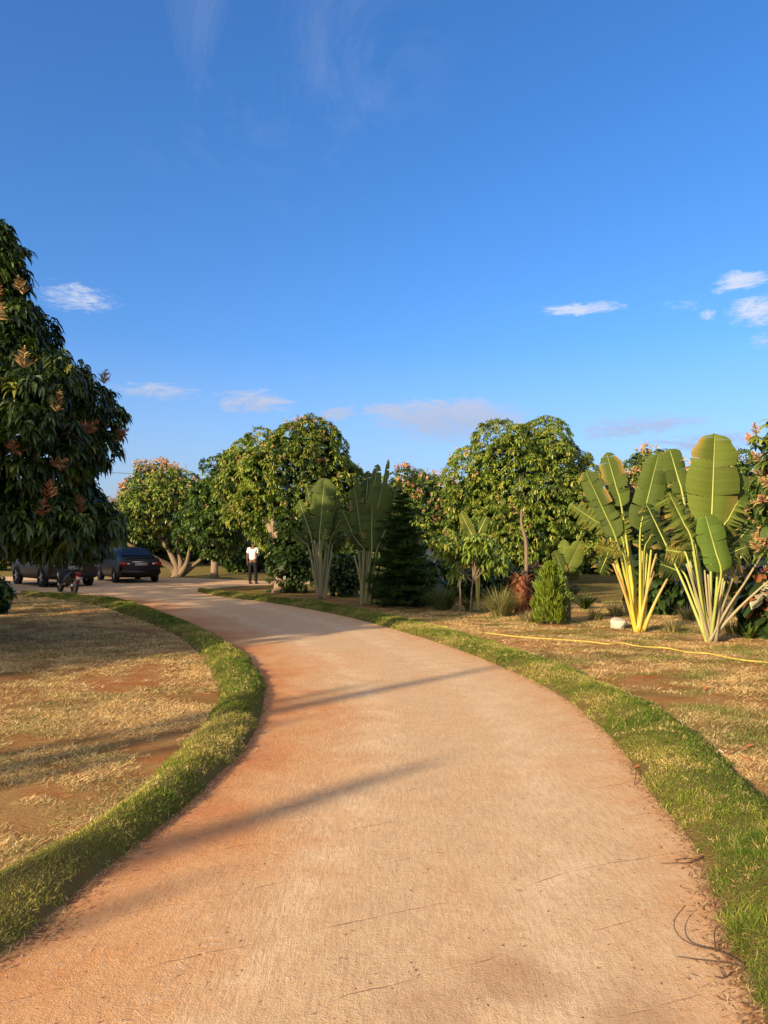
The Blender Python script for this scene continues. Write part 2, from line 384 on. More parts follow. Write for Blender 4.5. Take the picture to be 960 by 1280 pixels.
# path edges read off the photograph on the ground plane
LI = [G(*p) for p in [(0, 1198), (51, 1161), (125, 1095), (211, 1028), (266, 978), (312, 931), (330, 884), (328, 849), (305, 818), (273, 798), (234, 779), (187, 761), (152, 751), (100, 745.5), (27, 741)]]
LO = [G(*p) for p in [(-120, 1150), (-60, 1115), (10, 1086), (86, 1048), (148, 1005), (195, 954), (248, 905), (268, 870), (252, 833), (228, 804), (196, 786), (150, 769), (112, 757), (80, 751), (27, 746)]]
RI = [G(*p) for p in [(950, 1275), (918, 1190), (890, 1120), (862, 1055), (806, 985), (772, 935), (735, 898), (690, 866), (640, 841), (580, 816), (520, 796), (450, 776), (390, 763), (330, 753), (275, 746), (247, 740)]]
RO = [G(*p) for p in [(1190, 1275), (1130, 1180), (1075, 1100), (1010, 1035), (950, 975), (885, 918), (825, 880), (750, 848), (680, 822), (600, 797), (535, 779), (462, 763), (400, 754), (335, 747), (285, 741.5), (250, 737.5)]]
LI[0:0] = [LI[0]+np.array([-.55, -1.6, 0])*k for k in (3, 2, 1)]; LO[0:0] = [LO[0]+np.array([-.55, -1.6, 0])*k for k in (3, 2, 1)]
RI[0:0] = [RI[0]+np.array([-.55, -1.7, 0])*k for k in (3, 2, 1)]; RO[0:0] = [RO[0]+np.array([-.55, -1.7, 0])*k for k in (3, 2, 1)]
def resample(pts, n):
    pts = np.array(pts); k = len(pts); out = []
    seg = np.concatenate([[0], np.cumsum(np.linalg.norm(np.diff(pts, axis=0), axis=1)**.6)])
    for s in np.linspace(0, seg[-1], n):
        i = min(np.searchsorted(seg, s, 'right')-1, k-2); u = (s-seg[i])/(seg[i+1]-seg[i])
        p0, p1, p2, p3 = pts[max(i-1, 0)], pts[i], pts[i+1], pts[min(i+2, k-1)]
        out.append(.5*((2*p1)+(-p0+p2)*u+(2*p0-5*p1+4*p2-p3)*u*u+(-p0+3*p1-3*p2+p3)*u**3))
    return np.array(out)
def path_mat():
    m, nt = nm('dusty_concrete'); t = NT(nt); c = t.n('ShaderNodeTexCoord').outputs['Object']
    uv = t.n('ShaderNodeUVMap').outputs[0]; su = t.n('ShaderNodeSeparateXYZ'); t.l(uv, su.inputs[0]); u, v = su.outputs[0], su.outputs[1]
    big = t.noise(c, .8, 6, .6); mid = t.noise(c, 3.5, 6, .65); fine = t.noise(c, 38, 5, .75); gr = t.noise(c, 160, 3, .7)
    brush = t.noise(t.mapping(c, (9, 1.3, 1), (0, 0, .18)), 6, 6, .75, .3)
    pale = t.mix(mid, (.475, .32, .175), (.65, .46, .27)); dust = t.mix(mid, (.50, .225, .078), (.63, .33, .13)); redd = (.42, .125, .036)
    wob = t.math('MULTIPLY', t.math('SUBTRACT', big, .5), .75)
    e = t.math('ADD', u, wob)                                    # dust lies thick along the left side
    col = t.mix(t.ramp(e, [(.08, 1.), (.46, .0)]), pale, dust)
    col = t.mix(t.ramp(t.math('ADD', e, t.math('MULTIPLY', mid, .2)), [(.05, .85), (.28, 0.)]), col, redd)
    col = t.mix(t.math('MULTIPLY', t.ramp(t.math('ADD', t.math('SUBTRACT', 1., u), t.math('MULTIPLY', t.math('SUBTRACT', mid, .5), .3)), [(.02, 1.), (.13, 0.)]), .6), col, dust)
    col = t.mix(t.math('MULTIPLY', t.ramp(t.noise(t.mapping(c, loc=(3, 9, 0)), 1.3, 5, .6), [(.52, 0.), (.68, 1.)]), .38), col, t.mix(mid, (.54, .28, .12), (.6, .34, .17)))
    tr_ = t.math('MULTIPLY', t.math('ADD', t.ramp(t.math('ABSOLUTE', t.math('SUBTRACT', t.math('ADD', u, t.math('MULTIPLY', wob, .2)), .36)), [(.02, 1.), (.09, 0.)]), t.ramp(t.math('ABSOLUTE', t.math('SUBTRACT', t.math('ADD', u, t.math('MULTIPLY', wob, .2)), .74)), [(.02, 1.), (.09, 0.)])), t.ramp(mid, [(.4, .1), (.65, .5)]))
    col = t.mix(tr_, col, (.74, .57, .37))
    col = t.mix(t.math('MULTIPLY', t.ramp(gr, [(.34, 1.), (.50, 0.)]), .6), col, (.26, .14, .075))
    col = t.mix(t.math('MULTIPLY', t.ramp(fine, [(.45, 0.), (.7, 1.)]), .25), col, (.72, .55, .40))
    col = t.mix(t.math('MULTIPLY', t.ramp(brush, [(.40, 1.), (.55, 0.)]), .36), col, (.33, .185, .10))
    # fine dark cross lines slanting over the slab
    lw = t.n('ShaderNodeSeparateXYZ'); t.l(t.mapping(c, rot=(0, 0, -.42)), lw.inputs[0])
    yy = t.math('ADD', t.math('ADD', lw.outputs[1], t.math('MULTIPLY', big, .25)), t.math('MULTIPLY', mid, .03))
    fr = t.math('ABSOLUTE', t.math('SUBTRACT', t.math('FRACT', t.math('MULTIPLY', yy, 2.1)), .5))
    line = t.math('MULTIPLY', t.ramp(fr, [(.0, 1.), (.014, 0.)]), t.ramp(t.noise(t.mapping(c, loc=(5, 1, 0)), 2.2, 4), [(.47, 0.), (.6, 1.)]))
    col = t.mix(t.math('MULTIPLY', line, .55), col, (.22, .12, .07))
    # pale ragged seam along the left third
    sm = t.math('ABSOLUTE', t.math('SUBTRACT', t.math('ADD', u, t.math('MULTIPLY', t.math('SUBTRACT', mid, .5), .18)), .27))
    seam = t.math('MULTIPLY', t.ramp(sm, [(.001, 1.), (.006, 0.)]), t.ramp(fine, [(.40, 0.), (.55, 1.)]))
    col = t.mix(t.math('MULTIPLY', seam, .28), col, (.75, .6, .45))
    # dark brown blotches with ragged edges
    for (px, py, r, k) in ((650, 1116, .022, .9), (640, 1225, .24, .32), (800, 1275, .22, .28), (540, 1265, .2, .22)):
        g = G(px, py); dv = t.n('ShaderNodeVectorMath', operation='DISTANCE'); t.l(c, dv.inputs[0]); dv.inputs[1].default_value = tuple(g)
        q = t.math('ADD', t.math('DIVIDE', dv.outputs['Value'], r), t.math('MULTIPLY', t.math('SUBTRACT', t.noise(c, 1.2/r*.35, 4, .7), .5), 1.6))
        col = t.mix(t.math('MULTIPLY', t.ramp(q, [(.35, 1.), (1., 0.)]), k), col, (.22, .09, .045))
    peb = t.n('ShaderNodeTexVoronoi'); t.l(c, peb.inputs['Vector']); peb.inputs['Scale'].default_value = 70
    h = t.math('ADD', t.math('ADD', t.math('MULTIPLY', brush, t.math('MULTIPLY', t.ramp(u, [(.1, 1.), (.6, .35)]), t.ramp(t.noise(t.mapping(c, loc=(2, 6, 0)), 1.6, 3), [(.40, .1), (.60, 1.)]))), t.math('MULTIPLY', fine, .7)), t.math('ADD', t.math('MULTIPLY', gr, .4), t.math('MULTIPLY', t.ramp(peb.outputs['Distance'], [(.08, 1.), (.3, 0.)]), .12)))
    h = t.math('SUBTRACT', h, t.math('MULTIPLY', line, .5)); h = t.math('ADD', h, t.math('MULTIPLY', seam, .25))
    t.out(t.prin(col, .92, .1, t.bump(h, .95, .009))); return m
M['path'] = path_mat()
NP = 140
Lp = resample(LI, NP); Rp = resample(RI, NP); V = []; UV = []; T = []; NC = 9
Lw = Lp+np.array([-.05, 0, 0]); Rw = Rp+np.array([.05, 0, 0])
for i in range(NP):
    for j in range(NC):
        f = j/(NC-1); q = Lw[i]*(1-f)+Rw[i]*f; V.append((q[0], q[1], .012)); UV.append((f, i*.1))
for i in range(NP-1):
    for j in range(NC-1): a = i*NC+j; T.append((a, a+1, a+NC+1, a+NC))
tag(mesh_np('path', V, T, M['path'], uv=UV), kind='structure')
# forecourt where the path meets the parking place, and its branch to the right behind the grass island
yard = [G(*p) for p in [(-40, 744), (27, 741.5), (100, 746), (152, 752), (247, 741.5), (252, 737), (300, 733), (352, 731), (440, 729.5), (440, 727), (350, 727.5), (260, 723.5), (215, 722), (150, 722.5), (60, 721), (-60, 721), (-160, 725), (-160, 741)]]
bm = bmesh.new(); bm.faces.new([bm.verts.new((p[0], p[1], .008)) for p in yard]); bmesh.ops.triangulate(bm, faces=bm.faces[:])
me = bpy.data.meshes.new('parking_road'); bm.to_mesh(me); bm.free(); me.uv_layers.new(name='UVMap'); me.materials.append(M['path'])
for l in me.uv_layers[0].data: l.uv = (.42, 0)
o = bpy.data.objects.new('parking_road', me); COL.objects.link(o); tag(o, kind='structure')
# verges: low banks with turf on them
def turf_mat():
    m, nt = nm('turf_soil'); t = NT(nt); c = t.n('ShaderNodeTexCoord').outputs['Object']
    a = t.noise(c, 2.2, 5); b = t.noise(c, 40, 4, .7)
    col = t.mix(a, t.mix(b, (.05, .05, .015), (.13, .12, .035)), t.mix(b, (.26, .14, .055), (.14, .12, .04)))
    t.out(t.prin(col, .95, .05, t.bump(b, 1., .03))); return m
M['turf'] = turf_mat()
NV = 150
LO = [a+(b-a)*.88 for a, b in zip(LI, LO)]; RO = [a+(b-a)*.88 for a, b in zip(RI, RO)]
def bank(name, I, O, H):
    V = []; T = []; n = 9
    for i in range(len(I)):
        w = np.linalg.norm(I[i]-O[i]); hh = min(H, w*.3)
        for j in range(n):
            f = j/(n-1); q = I[i]*(1-f)+O[i]*f; z = hh*math.sin(PI*f)**.75*(.85+.3*vnoise(np.array(q[0]*2.), np.array(q[1]*2.), 3)) if 0 < j < n-1 else .004
            V.append((q[0], q[1], z))
    for i in range(len(I)-1):
        for j in range(n-1): a = i*n+j; T.append((a, a+1, a+n+1, a+n))
    return tag(mesh_np(name, V, T, M['turf'], smooth=True), kind='structure'), np.array(V).reshape(len(I), n, 3)
_, BL = bank('left_verge', resample(LI, NV), resample(LO, NV), .105)
_, BRt = bank('right_verge', resample(RI, NV), resample(RO, NV), .10)
GREENS = (np.array([.095, .145, .02]), np.array([.165, .20, .03]), np.array([.25, .245, .05]), np.array([.46, .36, .14]))
def turf(name, B, total):
    ni, nj, _ = B.shape
    C = (B[:-1, :-1]+B[1:, 1:])/2; A = np.linalg.norm(np.cross(B[1:, :-1]-B[:-1, :-1], B[:-1, 1:]-B[:-1, :-1]), axis=2)
    dist = np.maximum(C[..., 1], 2.0); wgt = (A/dist**1.25)*(C[..., 1] > 1.2); wgt = (wgt/wgt.sum()).ravel()
    k = R.choice(wgt.size, total, p=wgt); i = k//(nj-1); j = k % (nj-1); u = R.random((total, 1)); v = R.random((total, 1))
    p = (B[i, j]*(1-u)+B[i+1, j]*u)*(1-v)+(B[i, j+1]*(1-u)+B[i+1, j+1]*u)*v
    gp = fbm(p[:, 0]*4, p[:, 1]*4, 91); edge = np.minimum(j, nj-2-j); kp = ~((edge < 1) & (gp < .44)); p = p[kp]; total = len(p)
    p[:, :2] += R.normal(0, .015, (total, 2)); p[:, 2] -= .004
    d = np.maximum(p[:, 1], 2.2)
    cl = fbm(p[:, 0]*3, p[:, 1]*3, 21); c2 = fbm(p[:, 0]*1.1, p[:, 1]*1.1, 33); c3 = fbm(p[:, 0]*14, p[:, 1]*14, 35)
    L = (.006+.018*cl+.016*c3+.03*(fbm(p[:, 0]*6, p[:, 1]*6, 77) > .68))*R.uniform(.45, 1.25, total)*(1+.03*(d-2)); W = .0010*(1+.30*(d-2))
    lean = np.stack([fbm(p[:, 0]*8, p[:, 1]*8, 41)-.5, fbm(p[:, 0]*8, p[:, 1]*8, 43)-.5, np.zeros(total)], 1)*2.2
    d0 = unit(np.array([0, 0, .8])+R.normal(0, .5, (total, 3))+lean); d1 = unit(d0+R.normal(0, .6, (total, 3))-np.array([0, 0, .45]))
    w = np.clip((c2-.30)*6.+(c3-.5)*1.5+R.normal(0, .35, total), 0, 2.99); b = w.astype(int)
    dry = (R.random(total) < .05+.5*np.clip(c2-.52, 0, .4)*3+.4*(c3 > .62)*(cl > .45)); b[dry] = 3
    tint = np.array(GREENS)[b]*R.uniform(.7, 1.3, (total, 1))
    acc = Acc(); blades(acc, p, d0, d1, L, W, (1, .8, 0), tint, S=(0, .5, 1), side=R.normal(0, 1, (total, 3)))
    tag(acc.build(name, M['grass']), 'short green turf growing along the low bank beside the path', 'grass', kind='stuff')
turf('left_turf', BL, 230000); turf('right_turf', BRt, 260000)
def region(n, poly, near=1.5, wexp=1.6, dmax=22):
    """points over a ground polygon, thicker near the viewer"""
    poly = np.array([p[:2] for p in poly]); out = []; lo = poly.min(0); hi = poly.max(0); tot = 0
    while tot < n:
        k = n*3; q = np.stack([R.uniform(lo[0], hi[0], k), R.uniform(lo[1], hi[1], k)], 1)
        q = q[(R.random(k) < (near/np.maximum(q[:, 1], near))**wexp) & (np.abs(q[:, 0]) < q[:, 1]*.56+.5)]
        ins = np.zeros(len(q), bool); j = len(poly)-1
        for i in range(len(poly)):
            a, b = poly[i], poly[j]
            c = ((a[1] > q[:, 1]) != (b[1] > q[:, 1])) & (q[:, 0] < (b[0]-a[0])*(q[:, 1]-a[1])/(b[1]-a[1]+1e-12)+a[0]); ins ^= c; j = i
        q = q[ins]; out.append(q); tot += len(q)
    return np.concatenate(out)[:n]
def litter(name, poly, n, greenf, label, seed):
    q = region(n, poly, 3.5, 1.3); p = np.column_stack([q, np.full(n, .006)])
    d = p[:, 1]; c = fbm(p[:, 0]*1.3, p[:, 1]*1.3, seed); c2 = fbm(p[:, 0]*5, p[:, 1]*5, seed+3)
    st1 = fbm(p[:, 0]*1.1+p[:, 1]*.5, p[:, 1]*1.7, seed+7); st2 = fbm(p[:, 0]*3.5+p[:, 1], p[:, 1]*4.5, seed+9); gn = fbm(p[:, 0]*1.3+9, p[:, 1]*1.5-p[:, 0]*.4, seed+12)
    keep = (c*.3+st1*.4+st2*.3) > .385+.22*R.random(n)+.10*(fbm(p[:, 0]*9, p[:, 1]*9, seed+17)-.5); p, d, c, c2, st1, st2, gn = [v[keep] for v in (p, d, c, c2, st1, st2, gn)]; n = len(p)
    g = R.random(n) < np.clip(greenf*.35+(gn-.50)*5*greenf*(.5+c2), .02, .95)
    az = R.uniform(0, 2*PI, n)*.6+R.choice([0, PI], n); h = np.stack([np.cos(az), np.sin(az), np.zeros(n)], 1)
    d0 = unit(h+np.array([0, 0, 1.])*R.uniform(.05, .55, (n, 1))); d0[g] = unit(h[g]*.8+np.array([0, 0, 1.])*R.uniform(.3, 1.3, (g.sum(), 1)))
    d1 = unit(d0+R.normal(0, .12, (n, 3))-np.array([0, 0, .15])); k = 1+.15*(d-3)
    L = R.uniform(.02, .06, n)*np.where(g, .55, 1)*(1+.05*(d-3)); W = .0011*k
    st = mixt(n, (np.array([.66, .47, .21]), np.array([.52, .34, .14]), np.array([.36, .20, .08]), np.array([.74, .60, .33])), (3, 3, 2, 2))
    gr = mixt(n, (np.array([.12, .15, .035]), np.array([.18, .19, .05]), np.array([.25, .23, .08])), (2, 2, 1))
    tint = np.where(g[:, None], gr, st)*R.uniform(.65, 1.35, (n, 1))*(.72+.75*st2[:, None])
    acc = Acc(); blades(acc, p, d0, d1, L, W, (1, .9, 0), tint, S=(0, .5, 1))
    tag(acc.build(name, M['grass']), label, 'dry grass', kind='stuff')
fl = LO[1:]+[G(-60, 752), G(-260, 800), G(-500, 1150)]
litter('dry_cut_grass', fl, 400000, .28, 'dry straw coloured cut grass on the red earth left of the path', 50)
fr = RO[1:-4]+[G(470, 752), G(700, 752), G(1100, 752), G(1250, 1000)]
litter('sparse_lawn', fr, 420000, .65, 'patchy dry and green grass right of the path', 60)
# ---------------------------------------------------------------- trees
def sph(*a): return LB(*a)
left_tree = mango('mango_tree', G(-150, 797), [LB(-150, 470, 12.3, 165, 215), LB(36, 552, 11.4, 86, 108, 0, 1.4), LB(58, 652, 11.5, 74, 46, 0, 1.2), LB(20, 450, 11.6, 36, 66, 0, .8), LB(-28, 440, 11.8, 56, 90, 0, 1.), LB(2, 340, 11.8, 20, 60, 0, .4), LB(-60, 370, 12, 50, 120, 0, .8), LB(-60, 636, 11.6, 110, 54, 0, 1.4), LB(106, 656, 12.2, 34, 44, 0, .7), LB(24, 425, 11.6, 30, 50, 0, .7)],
    'tall dark mango tree with drooping leaves at the left edge before the parked vehicles', dens=31, n=14, L=.235, W=.022, tw=(10, 3, .7, .3), flower=.022, fcol=(TAN*.7, RUST*.8, RUST), fL=.3, fn=60, fw=.009, trunk_r=.2, fold=.25, nl=12, shade_tint=.7, droop=1.7)  # leaf tint darkened here: the shade on this crown is put into its colour
center = mango('mango_tree', G(352, 741), [LB(362, 618, 27, 76, 82, 0), LB(402, 640, 26.5, 44, 60), LB(314, 612, 27, 36, 44), LB(368, 690, 26.4, 28, 34), LB(388, 566, 27, 38, 38), LB(428, 604, 26.8, 24, 34), LB(325, 588, 27, 38, 36)],
    'large rounded mango tree with bright green leaves, behind the two shaded palms', dens=30, n=13, L=.19, W=.022, tw=(.8, 3, 7, 4), flower=.018, trunk_r=.24, nl=20)
mango('mango_tree', G(268, 722), [LB(285, 625, 31, 36, 52), LB(268, 660, 31, 42, 42), LB(300, 590, 31.5, 28, 26), LB(258, 625, 31, 22, 30)],
    'dark green mango tree squeezed between the multi-stemmed tree and the rounded one', dens=17, n=10, L=.21, W=.03, tw=(6, 4, 1, 0), flower=.02, trunk_r=.17)
right = mango('mango_tree', G(672, 724), [LB(655, 615, 30, 82, 80), LB(708, 630, 29.5, 46, 55), LB(600, 638, 29.5, 40, 52), LB(640, 660, 29, 68, 34), LB(712, 655, 29, 40, 34), LB(612, 612, 30, 34, 30), LB(670, 570, 30, 40, 36), LB(640, 688, 29, 52, 24), LB(715, 684, 29, 36, 24)],
    'large rounded mango tree behind the bare pole and the small conical cypress', dens=27, n=13, L=.20, W=.023, tw=(.6, 3, 7.5, 4), flower=.022, trunk_r=.24, nl=20)
b = G(222, 721); B = lambda px, py, dy=0: P(px, py, b[1]+dy)
mango('multi_stem_tree', b, [LB(205, 632, 35.5, 48, 34), LB(175, 652, 35.5, 34, 26), LB(240, 642, 35.5, 36, 34), LB(215, 610, 36, 30, 22)],
    'pale barked mango tree with several leaning stems, beside the black saloon', dens=15, n=10, L=.2, W=.028, tw=(1, 3, 4, 4), flower=.05, nl=13, mat='palebark', fill=.8,
    stems=[([b, B(218, 712), B(195, 698, -.4), B(165, 683, -.8), B(150, 672, -.9)], [.34, .19, .12, .09, .05]), ([b, B(220, 708), B(212, 690, .2), B(200, 672, .3), B(190, 650, .3)], [.3, .18, .11, .09, .04]),
           ([b, B(226, 706), B(223, 692, .4), B(222, 660, .5)], [.22, .14, .09, .05]), ([b, B(232, 708, -.3), B(236, 692, -.5), B(240, 665, -.3)], [.22, .13, .08, .04]), ([b, B(238, 710, .4), B(252, 698, .6), B(265, 680, .6)], [.2, .12, .08, .04])])
mango('blossoming_tree', G(192, 703), [LB(195, 612, 52, 34, 30), LB(190, 650, 52, 52, 42), LB(225, 640, 52, 34, 34)],
    'distant tree whose brown blossoming top shows above the multi-stemmed tree', dens=9, n=9, L=.3, W=.045, tw=(2, 3, 2, 1), flower=.5, fL=.4, fn=10, fw=.035)
mango('blossoming_tree', G(525, 712), [LB(525, 640, 42, 42, 52), LB(505, 625, 42, 28, 34), LB(545, 640, 42, 28, 40), LB(530, 690, 41, 55, 30)],
    'tree covered in orange-brown blossom between the tall palms and the right-hand rounded tree', dens=13, n=9, L=.25, W=.034, tw=(2, 3, 2, 1), flower=.6, fL=.34, fn=12, fw=.028, fcol=(TAN, PINK, RUST))
mango('blossoming_tree', G(818, 715), [LB(815, 625, 38, 42, 55), LB(790, 650, 38, 34, 52), LB(850, 650, 38, 36, 52), LB(812, 592, 38, 26, 26)],
    'tree with tan blossom rising behind the bright yellow-stemmed palm', dens=13, n=9, L=.25, W=.034, tw=(2, 3, 2, 1), flower=.7, fL=.32, fn=12, fw=.026)
mango('blossoming_tree', G(905, 717), [LB(905, 618, 35, 44, 55), LB(930, 640, 35, 40, 60), LB(880, 650, 35, 36, 52)],
    'tree with pinkish blossom behind the large paddle leaves of the rightmost palm', dens=13, n=9, L=.25, W=.034, tw=(2, 3, 2, 1), flower=.5, fL=.32, fn=12, fw=.026, fcol=(PINK, TAN))
mango('mango_tree', G(1075, 806), [LB(1080, 640, 9.3, 95, 110), LB(996, 570, 9.2, 34, 48, 0, .5), LB(990, 645, 9.0, 30, 38, 0, .45), LB(1035, 550, 9.3, 50, 60), LB(1000, 690, 9.4, 28, 28, 0, .4)],
    'mango tree with large pink-tan flower sprays reaching in from the right edge', dens=20, n=12, L=.24, W=.025, tw=(1, 4, 5, 2), flower=.26, fcol=(TAN, PINK), fL=.17, fn=110, fw=.0045, fold=.25, nl=13, droop=1.4)
# far row closing the view, one crown shape reused with its own size and turn
proto = mango('far_tree', (0, 0, 0), [((0, 0, 2.9), (2.9, 2.7, 2.5)), ((1.4, .3, 2.2), (2.0, 2., 2.0)), ((-1.5, 0, 2.0), (2.0, 2., 1.9)), ((0, -1, 1.4), (2.6, 2, 1.3))],
    'dense dark green tree in the far row that closes the view', 'tree', 'trees of the far row', dens=8, n=9, L=.34, W=.05, tw=(4, 4, 1, 0), flower=.04, fL=.35, fn=8, fw=.03)
k = 0
for px, d, s in [(40, 58, 1.0), (110, 62, 1.0), (165, 66, .9), (255, 60, 1.0), (320, 57, 1.05), (395, 60, 1.1), (455, 56, 1.1), (495, 62, 1.15), (575, 55, 1.15), (640, 60, 1.0), (735, 52, 1.0), (765, 58, 1.1), (860, 56, 1.1), (955, 52, 1.1), (1030, 50, 1.1), (-60, 55, 1.1), (-40, 44, 1.0)]:
    o = proto if k == 0 else copy_tree(proto); k += 1
    o.location = P(px, 680, d)*np.array([1, 1, 0]); o.scale = (s*1.05, s, s*.92); o.rotation_euler = (0, 0, k*1.7)
# trees of the orchard rows left of the picture: they give the long shadows over path and field
sh = mango('orchard_tree', (0, 0, 0), [((0, 0, 2.9), (2.9, 2.7, 2.5)), ((1.4, .3, 2.2), (2.0, 2., 2.0)), ((-1.5, 0, 2.0), (2.0, 2., 1.9))],
    'orchard tree left of the picture whose long shadow crosses the path', 'tree', 'orchard trees left of the picture', dens=5.5, n=9, L=.3, W=.04, tw=(4, 4, 1, 0), flower=0, fill=.35)
first = True
o = copy_tree(proto); o.location = (-19.5, 21.5, 0); o.scale = (1.2, 1.2, .95); o['label'] = 'dense orchard tree left of the parked vehicles that keeps them in shade'; o['group'] = 'orchard trees left of the picture'
o = copy_tree(proto); o.location = (-12.7, 6.0, 0); o.scale = (1.12, 1.12, 1.25); o['label'] = 'dense orchard tree beside the viewer whose shade lies on the tall left-hand tree'; o['group'] = 'orchard trees left of the picture'
for x, y, s, z in [(-19.5, -.8, 1.3, 1.3), (-13.6, 11.6, .95, 1.0), (-14.8, 17.8, 1.0, .85), (-19, 24.5, 1.0, .9), (-16.2, 25.8, .9, .72)]:
    o = sh if first else copy_tree(sh); first = False; o.location = (x, y, 0); o.scale = (s, s, z); o.rotation_euler = (0, 0, x)
# ---------------------------------------------------------------- paddle-leaved palms
def paddle(root, base, a, tip, w, ya=0., yt=0., face=0., tear=.35, col=MD, stalk=(.16, .17, .04), sr=.022, bend=.06, z0=.0, curl=.42, fat=1., alt=None):
    """one leaf: stalk from the ground to a, paddle blade from a to tip; given in metres as (x, z) with depths ya, yt"""
    A = np.array([a[0], ya, a[1]]); Tp = np.array([tip[0], yt, tip[1]]); b0 = np.array([base[0], base[1], z0])
    ax = Tp-A; Lb = np.linalg.norm(ax); axd = ax/Lb
    sag = np.array([0, 0, -1.])*bend*Lb
    w = w*1.14; sr = sr*.8; tear = min(.74, tear*1.0+.12); n = 40; S = np.linspace(0, 1, n+1)
    mid = A[None]+ax[None]*S[:, None]+sag[None]*(S**2)[:, None]
    tg = unit(np.gradient(mid, axis=0))
    vx = np.array([math.cos(face), -math.sin(face), 0.]); side = unit(vx[None]-tg*(tg@vx)[:, None]); nr = np.cross(side, tg); nr *= np.sign(-nr[:, 1].mean() or 1)
    pw = np.interp(S, np.linspace(0, 1, 9), R.uniform(.88, 1.1, 9)); prof = pw*np.interp(S, [0, .05, .18, .5, .78, .9, .96, 1], [.35, .8, .97, 1., .92, .72, .48, .15]); prof[0] = .12; prof[-1] = .10
    V = []; T = []; UV = []; C = []
    base_c = np.array(col)
    for sgn in (-1, 1):
        i = 0
        while i < n:
            seg = random.randint(3, 9) if tear < .5 else random.randint(1, 4)
            if random.random() > tear*1.6+.2: seg += 6
            j = min(n, i+seg); dr = random.uniform(0, 1)**2*tear*1.2; ln = random.uniform(1-.38*tear, 1); shift = random.uniform(-.9, .6)*tear
            s0 = len(V); cc = base_c*random.uniform(.82, 1.18); brown = random.random() < .5*tear
            for q, kk in enumerate(range(i, j+1)):
                gap = .0
                if kk == i: gap = .42*tear
                if kk == j: gap = -.42*tear
                for c in range(5):
                    f = c/4; wv = w*prof[kk]*ln*f
                    lift = (curl*f-(dr+curl*.9)*f*f)*w*prof[kk]
                    s_along = (gap+shift*f)*f*Lb/n*2.2+.22*wv*f*.6
                    p = mid[kk]+sgn*side[kk]*wv+nr[kk]*lift+tg[kk]*s_along+np.array([0, 0, -1.])*dr*.5*wv*f
                    V.append(p); UV.append((f, S[kk]*3)); edge = 1.-.0*f
                    c1 = cc*(1+.10*math.sin(kk*2.4)*math.sin(kk*.7+1)); C.append(c1 if f < .7 or not brown else (c1*.6+np.array([.10, .07, .015]) if f < .9 else np.array([.26, .17, .05])))
            m = j-i
            for q in range(m):
                for c in range(4): a0 = s0+q*5+c; T.append((a0, a0+1, a0+6, a0+5))
            i = j
    fr = mesh_np('frond', V, T, M['paddle'], np.array(C), root, UV, smooth=True)
    acc = Acc(); m1 = b0*.45+A*.55+np.array([0, 0, .06*Lb]); st = np.array(stalk)
    pts = np.array([b0, b0*.75+m1*.25, m1, A, mid[n//3], mid[2*n//3], mid[-2]]); r = [sr*1.9, sr*1.6, sr*1.15, sr*.85, sr*.6, sr*.4, sr*.15]
    pts[3:] += nr[[0, n//3, 2*n//3, -2]]*.004
    k0 = acc.n; tube(acc, pts, r, 7, tint=st, sub=4)
    z = acc.V[0][:, 2]; h = np.clip(z/max(A[2], .1), 0, 1)[:, None]
    lo = np.array(alt if alt is not None else st*1.0); acc.C[0] = lo*(1-h)+st*h
    acc.build('stalk', M['stalk'], fr)
    return fr
def stub(root, base, tip, y, r=.02, col=(.26, .22, .09), low=None):
    acc = Acc(); b0 = np.array([base[0], base[1], 0]); t = np.array([tip[0], y, tip[1]])
    tube(acc, [b0, b0*.5+t*.5+np.array([0, 0, .05]), t], [r*1.9, r*1.1, r*.7], 7, tint=col, sub=4)
    h = np.clip(acc.V[0][:, 2]/tip[1], 0, 1)[:, None]; acc.C[0] = np.array(low or col)*(1-h)+np.array(col)*h
    return acc.build('cut_stalk', M['stalk'], root)
def zoomer(ox, oy, s, base):
    d = base[1]; bx, bz = base[0], 0
    def f(zx, zy):
        q = P(ox+zx/s, oy+zy/s, d); return (q[0]-bx, q[2])
    return f
# bright palm with yellow stems
LG = np.array([.095, .125, .018]); LM = np.array([.055, .082, .012]); LD = np.array([.032, .052, .009]); YG = np.array([.16, .16, .025])
bA = G(799, 790); tA = empty('travellers_palm', bA, 'palm with glowing yellow leaf stalks, standing behind the middle of the yellow hose', 'palm', 'paddle leaved palms')
z = zoomer(680, 500, 3.43, bA); Y1 = (.50, .42, .06); Y2 = (.56, .41, .04)
for a, tp, w, ya, yt, fc, te, cl, bx in [
    ((340, 455), (285, 205), .20, .1, .25, .55, .25, LM, -.02), ((405, 560), (490, 205), .24, -.1, -.05, .3, .12, LM, .02), ((315, 590), (190, 285), .20, .1, .2, .5, .35, LM, -.05),
    ((285, 555), (125, 430), .20, .2, .3, .2, .7, LG, -.06), ((318, 660), (195, 615), .20, -.3, -.35, .1, .85, YG, -.06), ((385, 560), (395, 330), .22, .35, .5, -.4, .2, LD, 0),
    ((450, 560), (535, 385), .20, .3, .5, .4, .5, LM, .04), ((478, 560), (520, 640), .18, .1, .2, -.3, .9, LD, .06), ((300, 640), (245, 740), .2, .2, .1, .3, .95, LD, -.05), ((330, 560), (255, 470), .22, .35, .5, .1, .7, LM, -.03), ((470, 640), (560, 720), .2, .3, .35, -.2, .95, LD, .05), ((350, 620), (300, 470), .24, .1, .15, .4, .5, LG, -.02), ((430, 640), (500, 500), .24, .0, .05, -.3, .45, LM, .03), ((375, 600), (330, 380), .24, .3, .4, .1, .3, LD, 0)]:
    paddle(tA, (bx, 0), z(*a), z(*tp), w, ya, yt, fc, te, cl, (.22, .26, .05), .026, .05, alt=Y2)
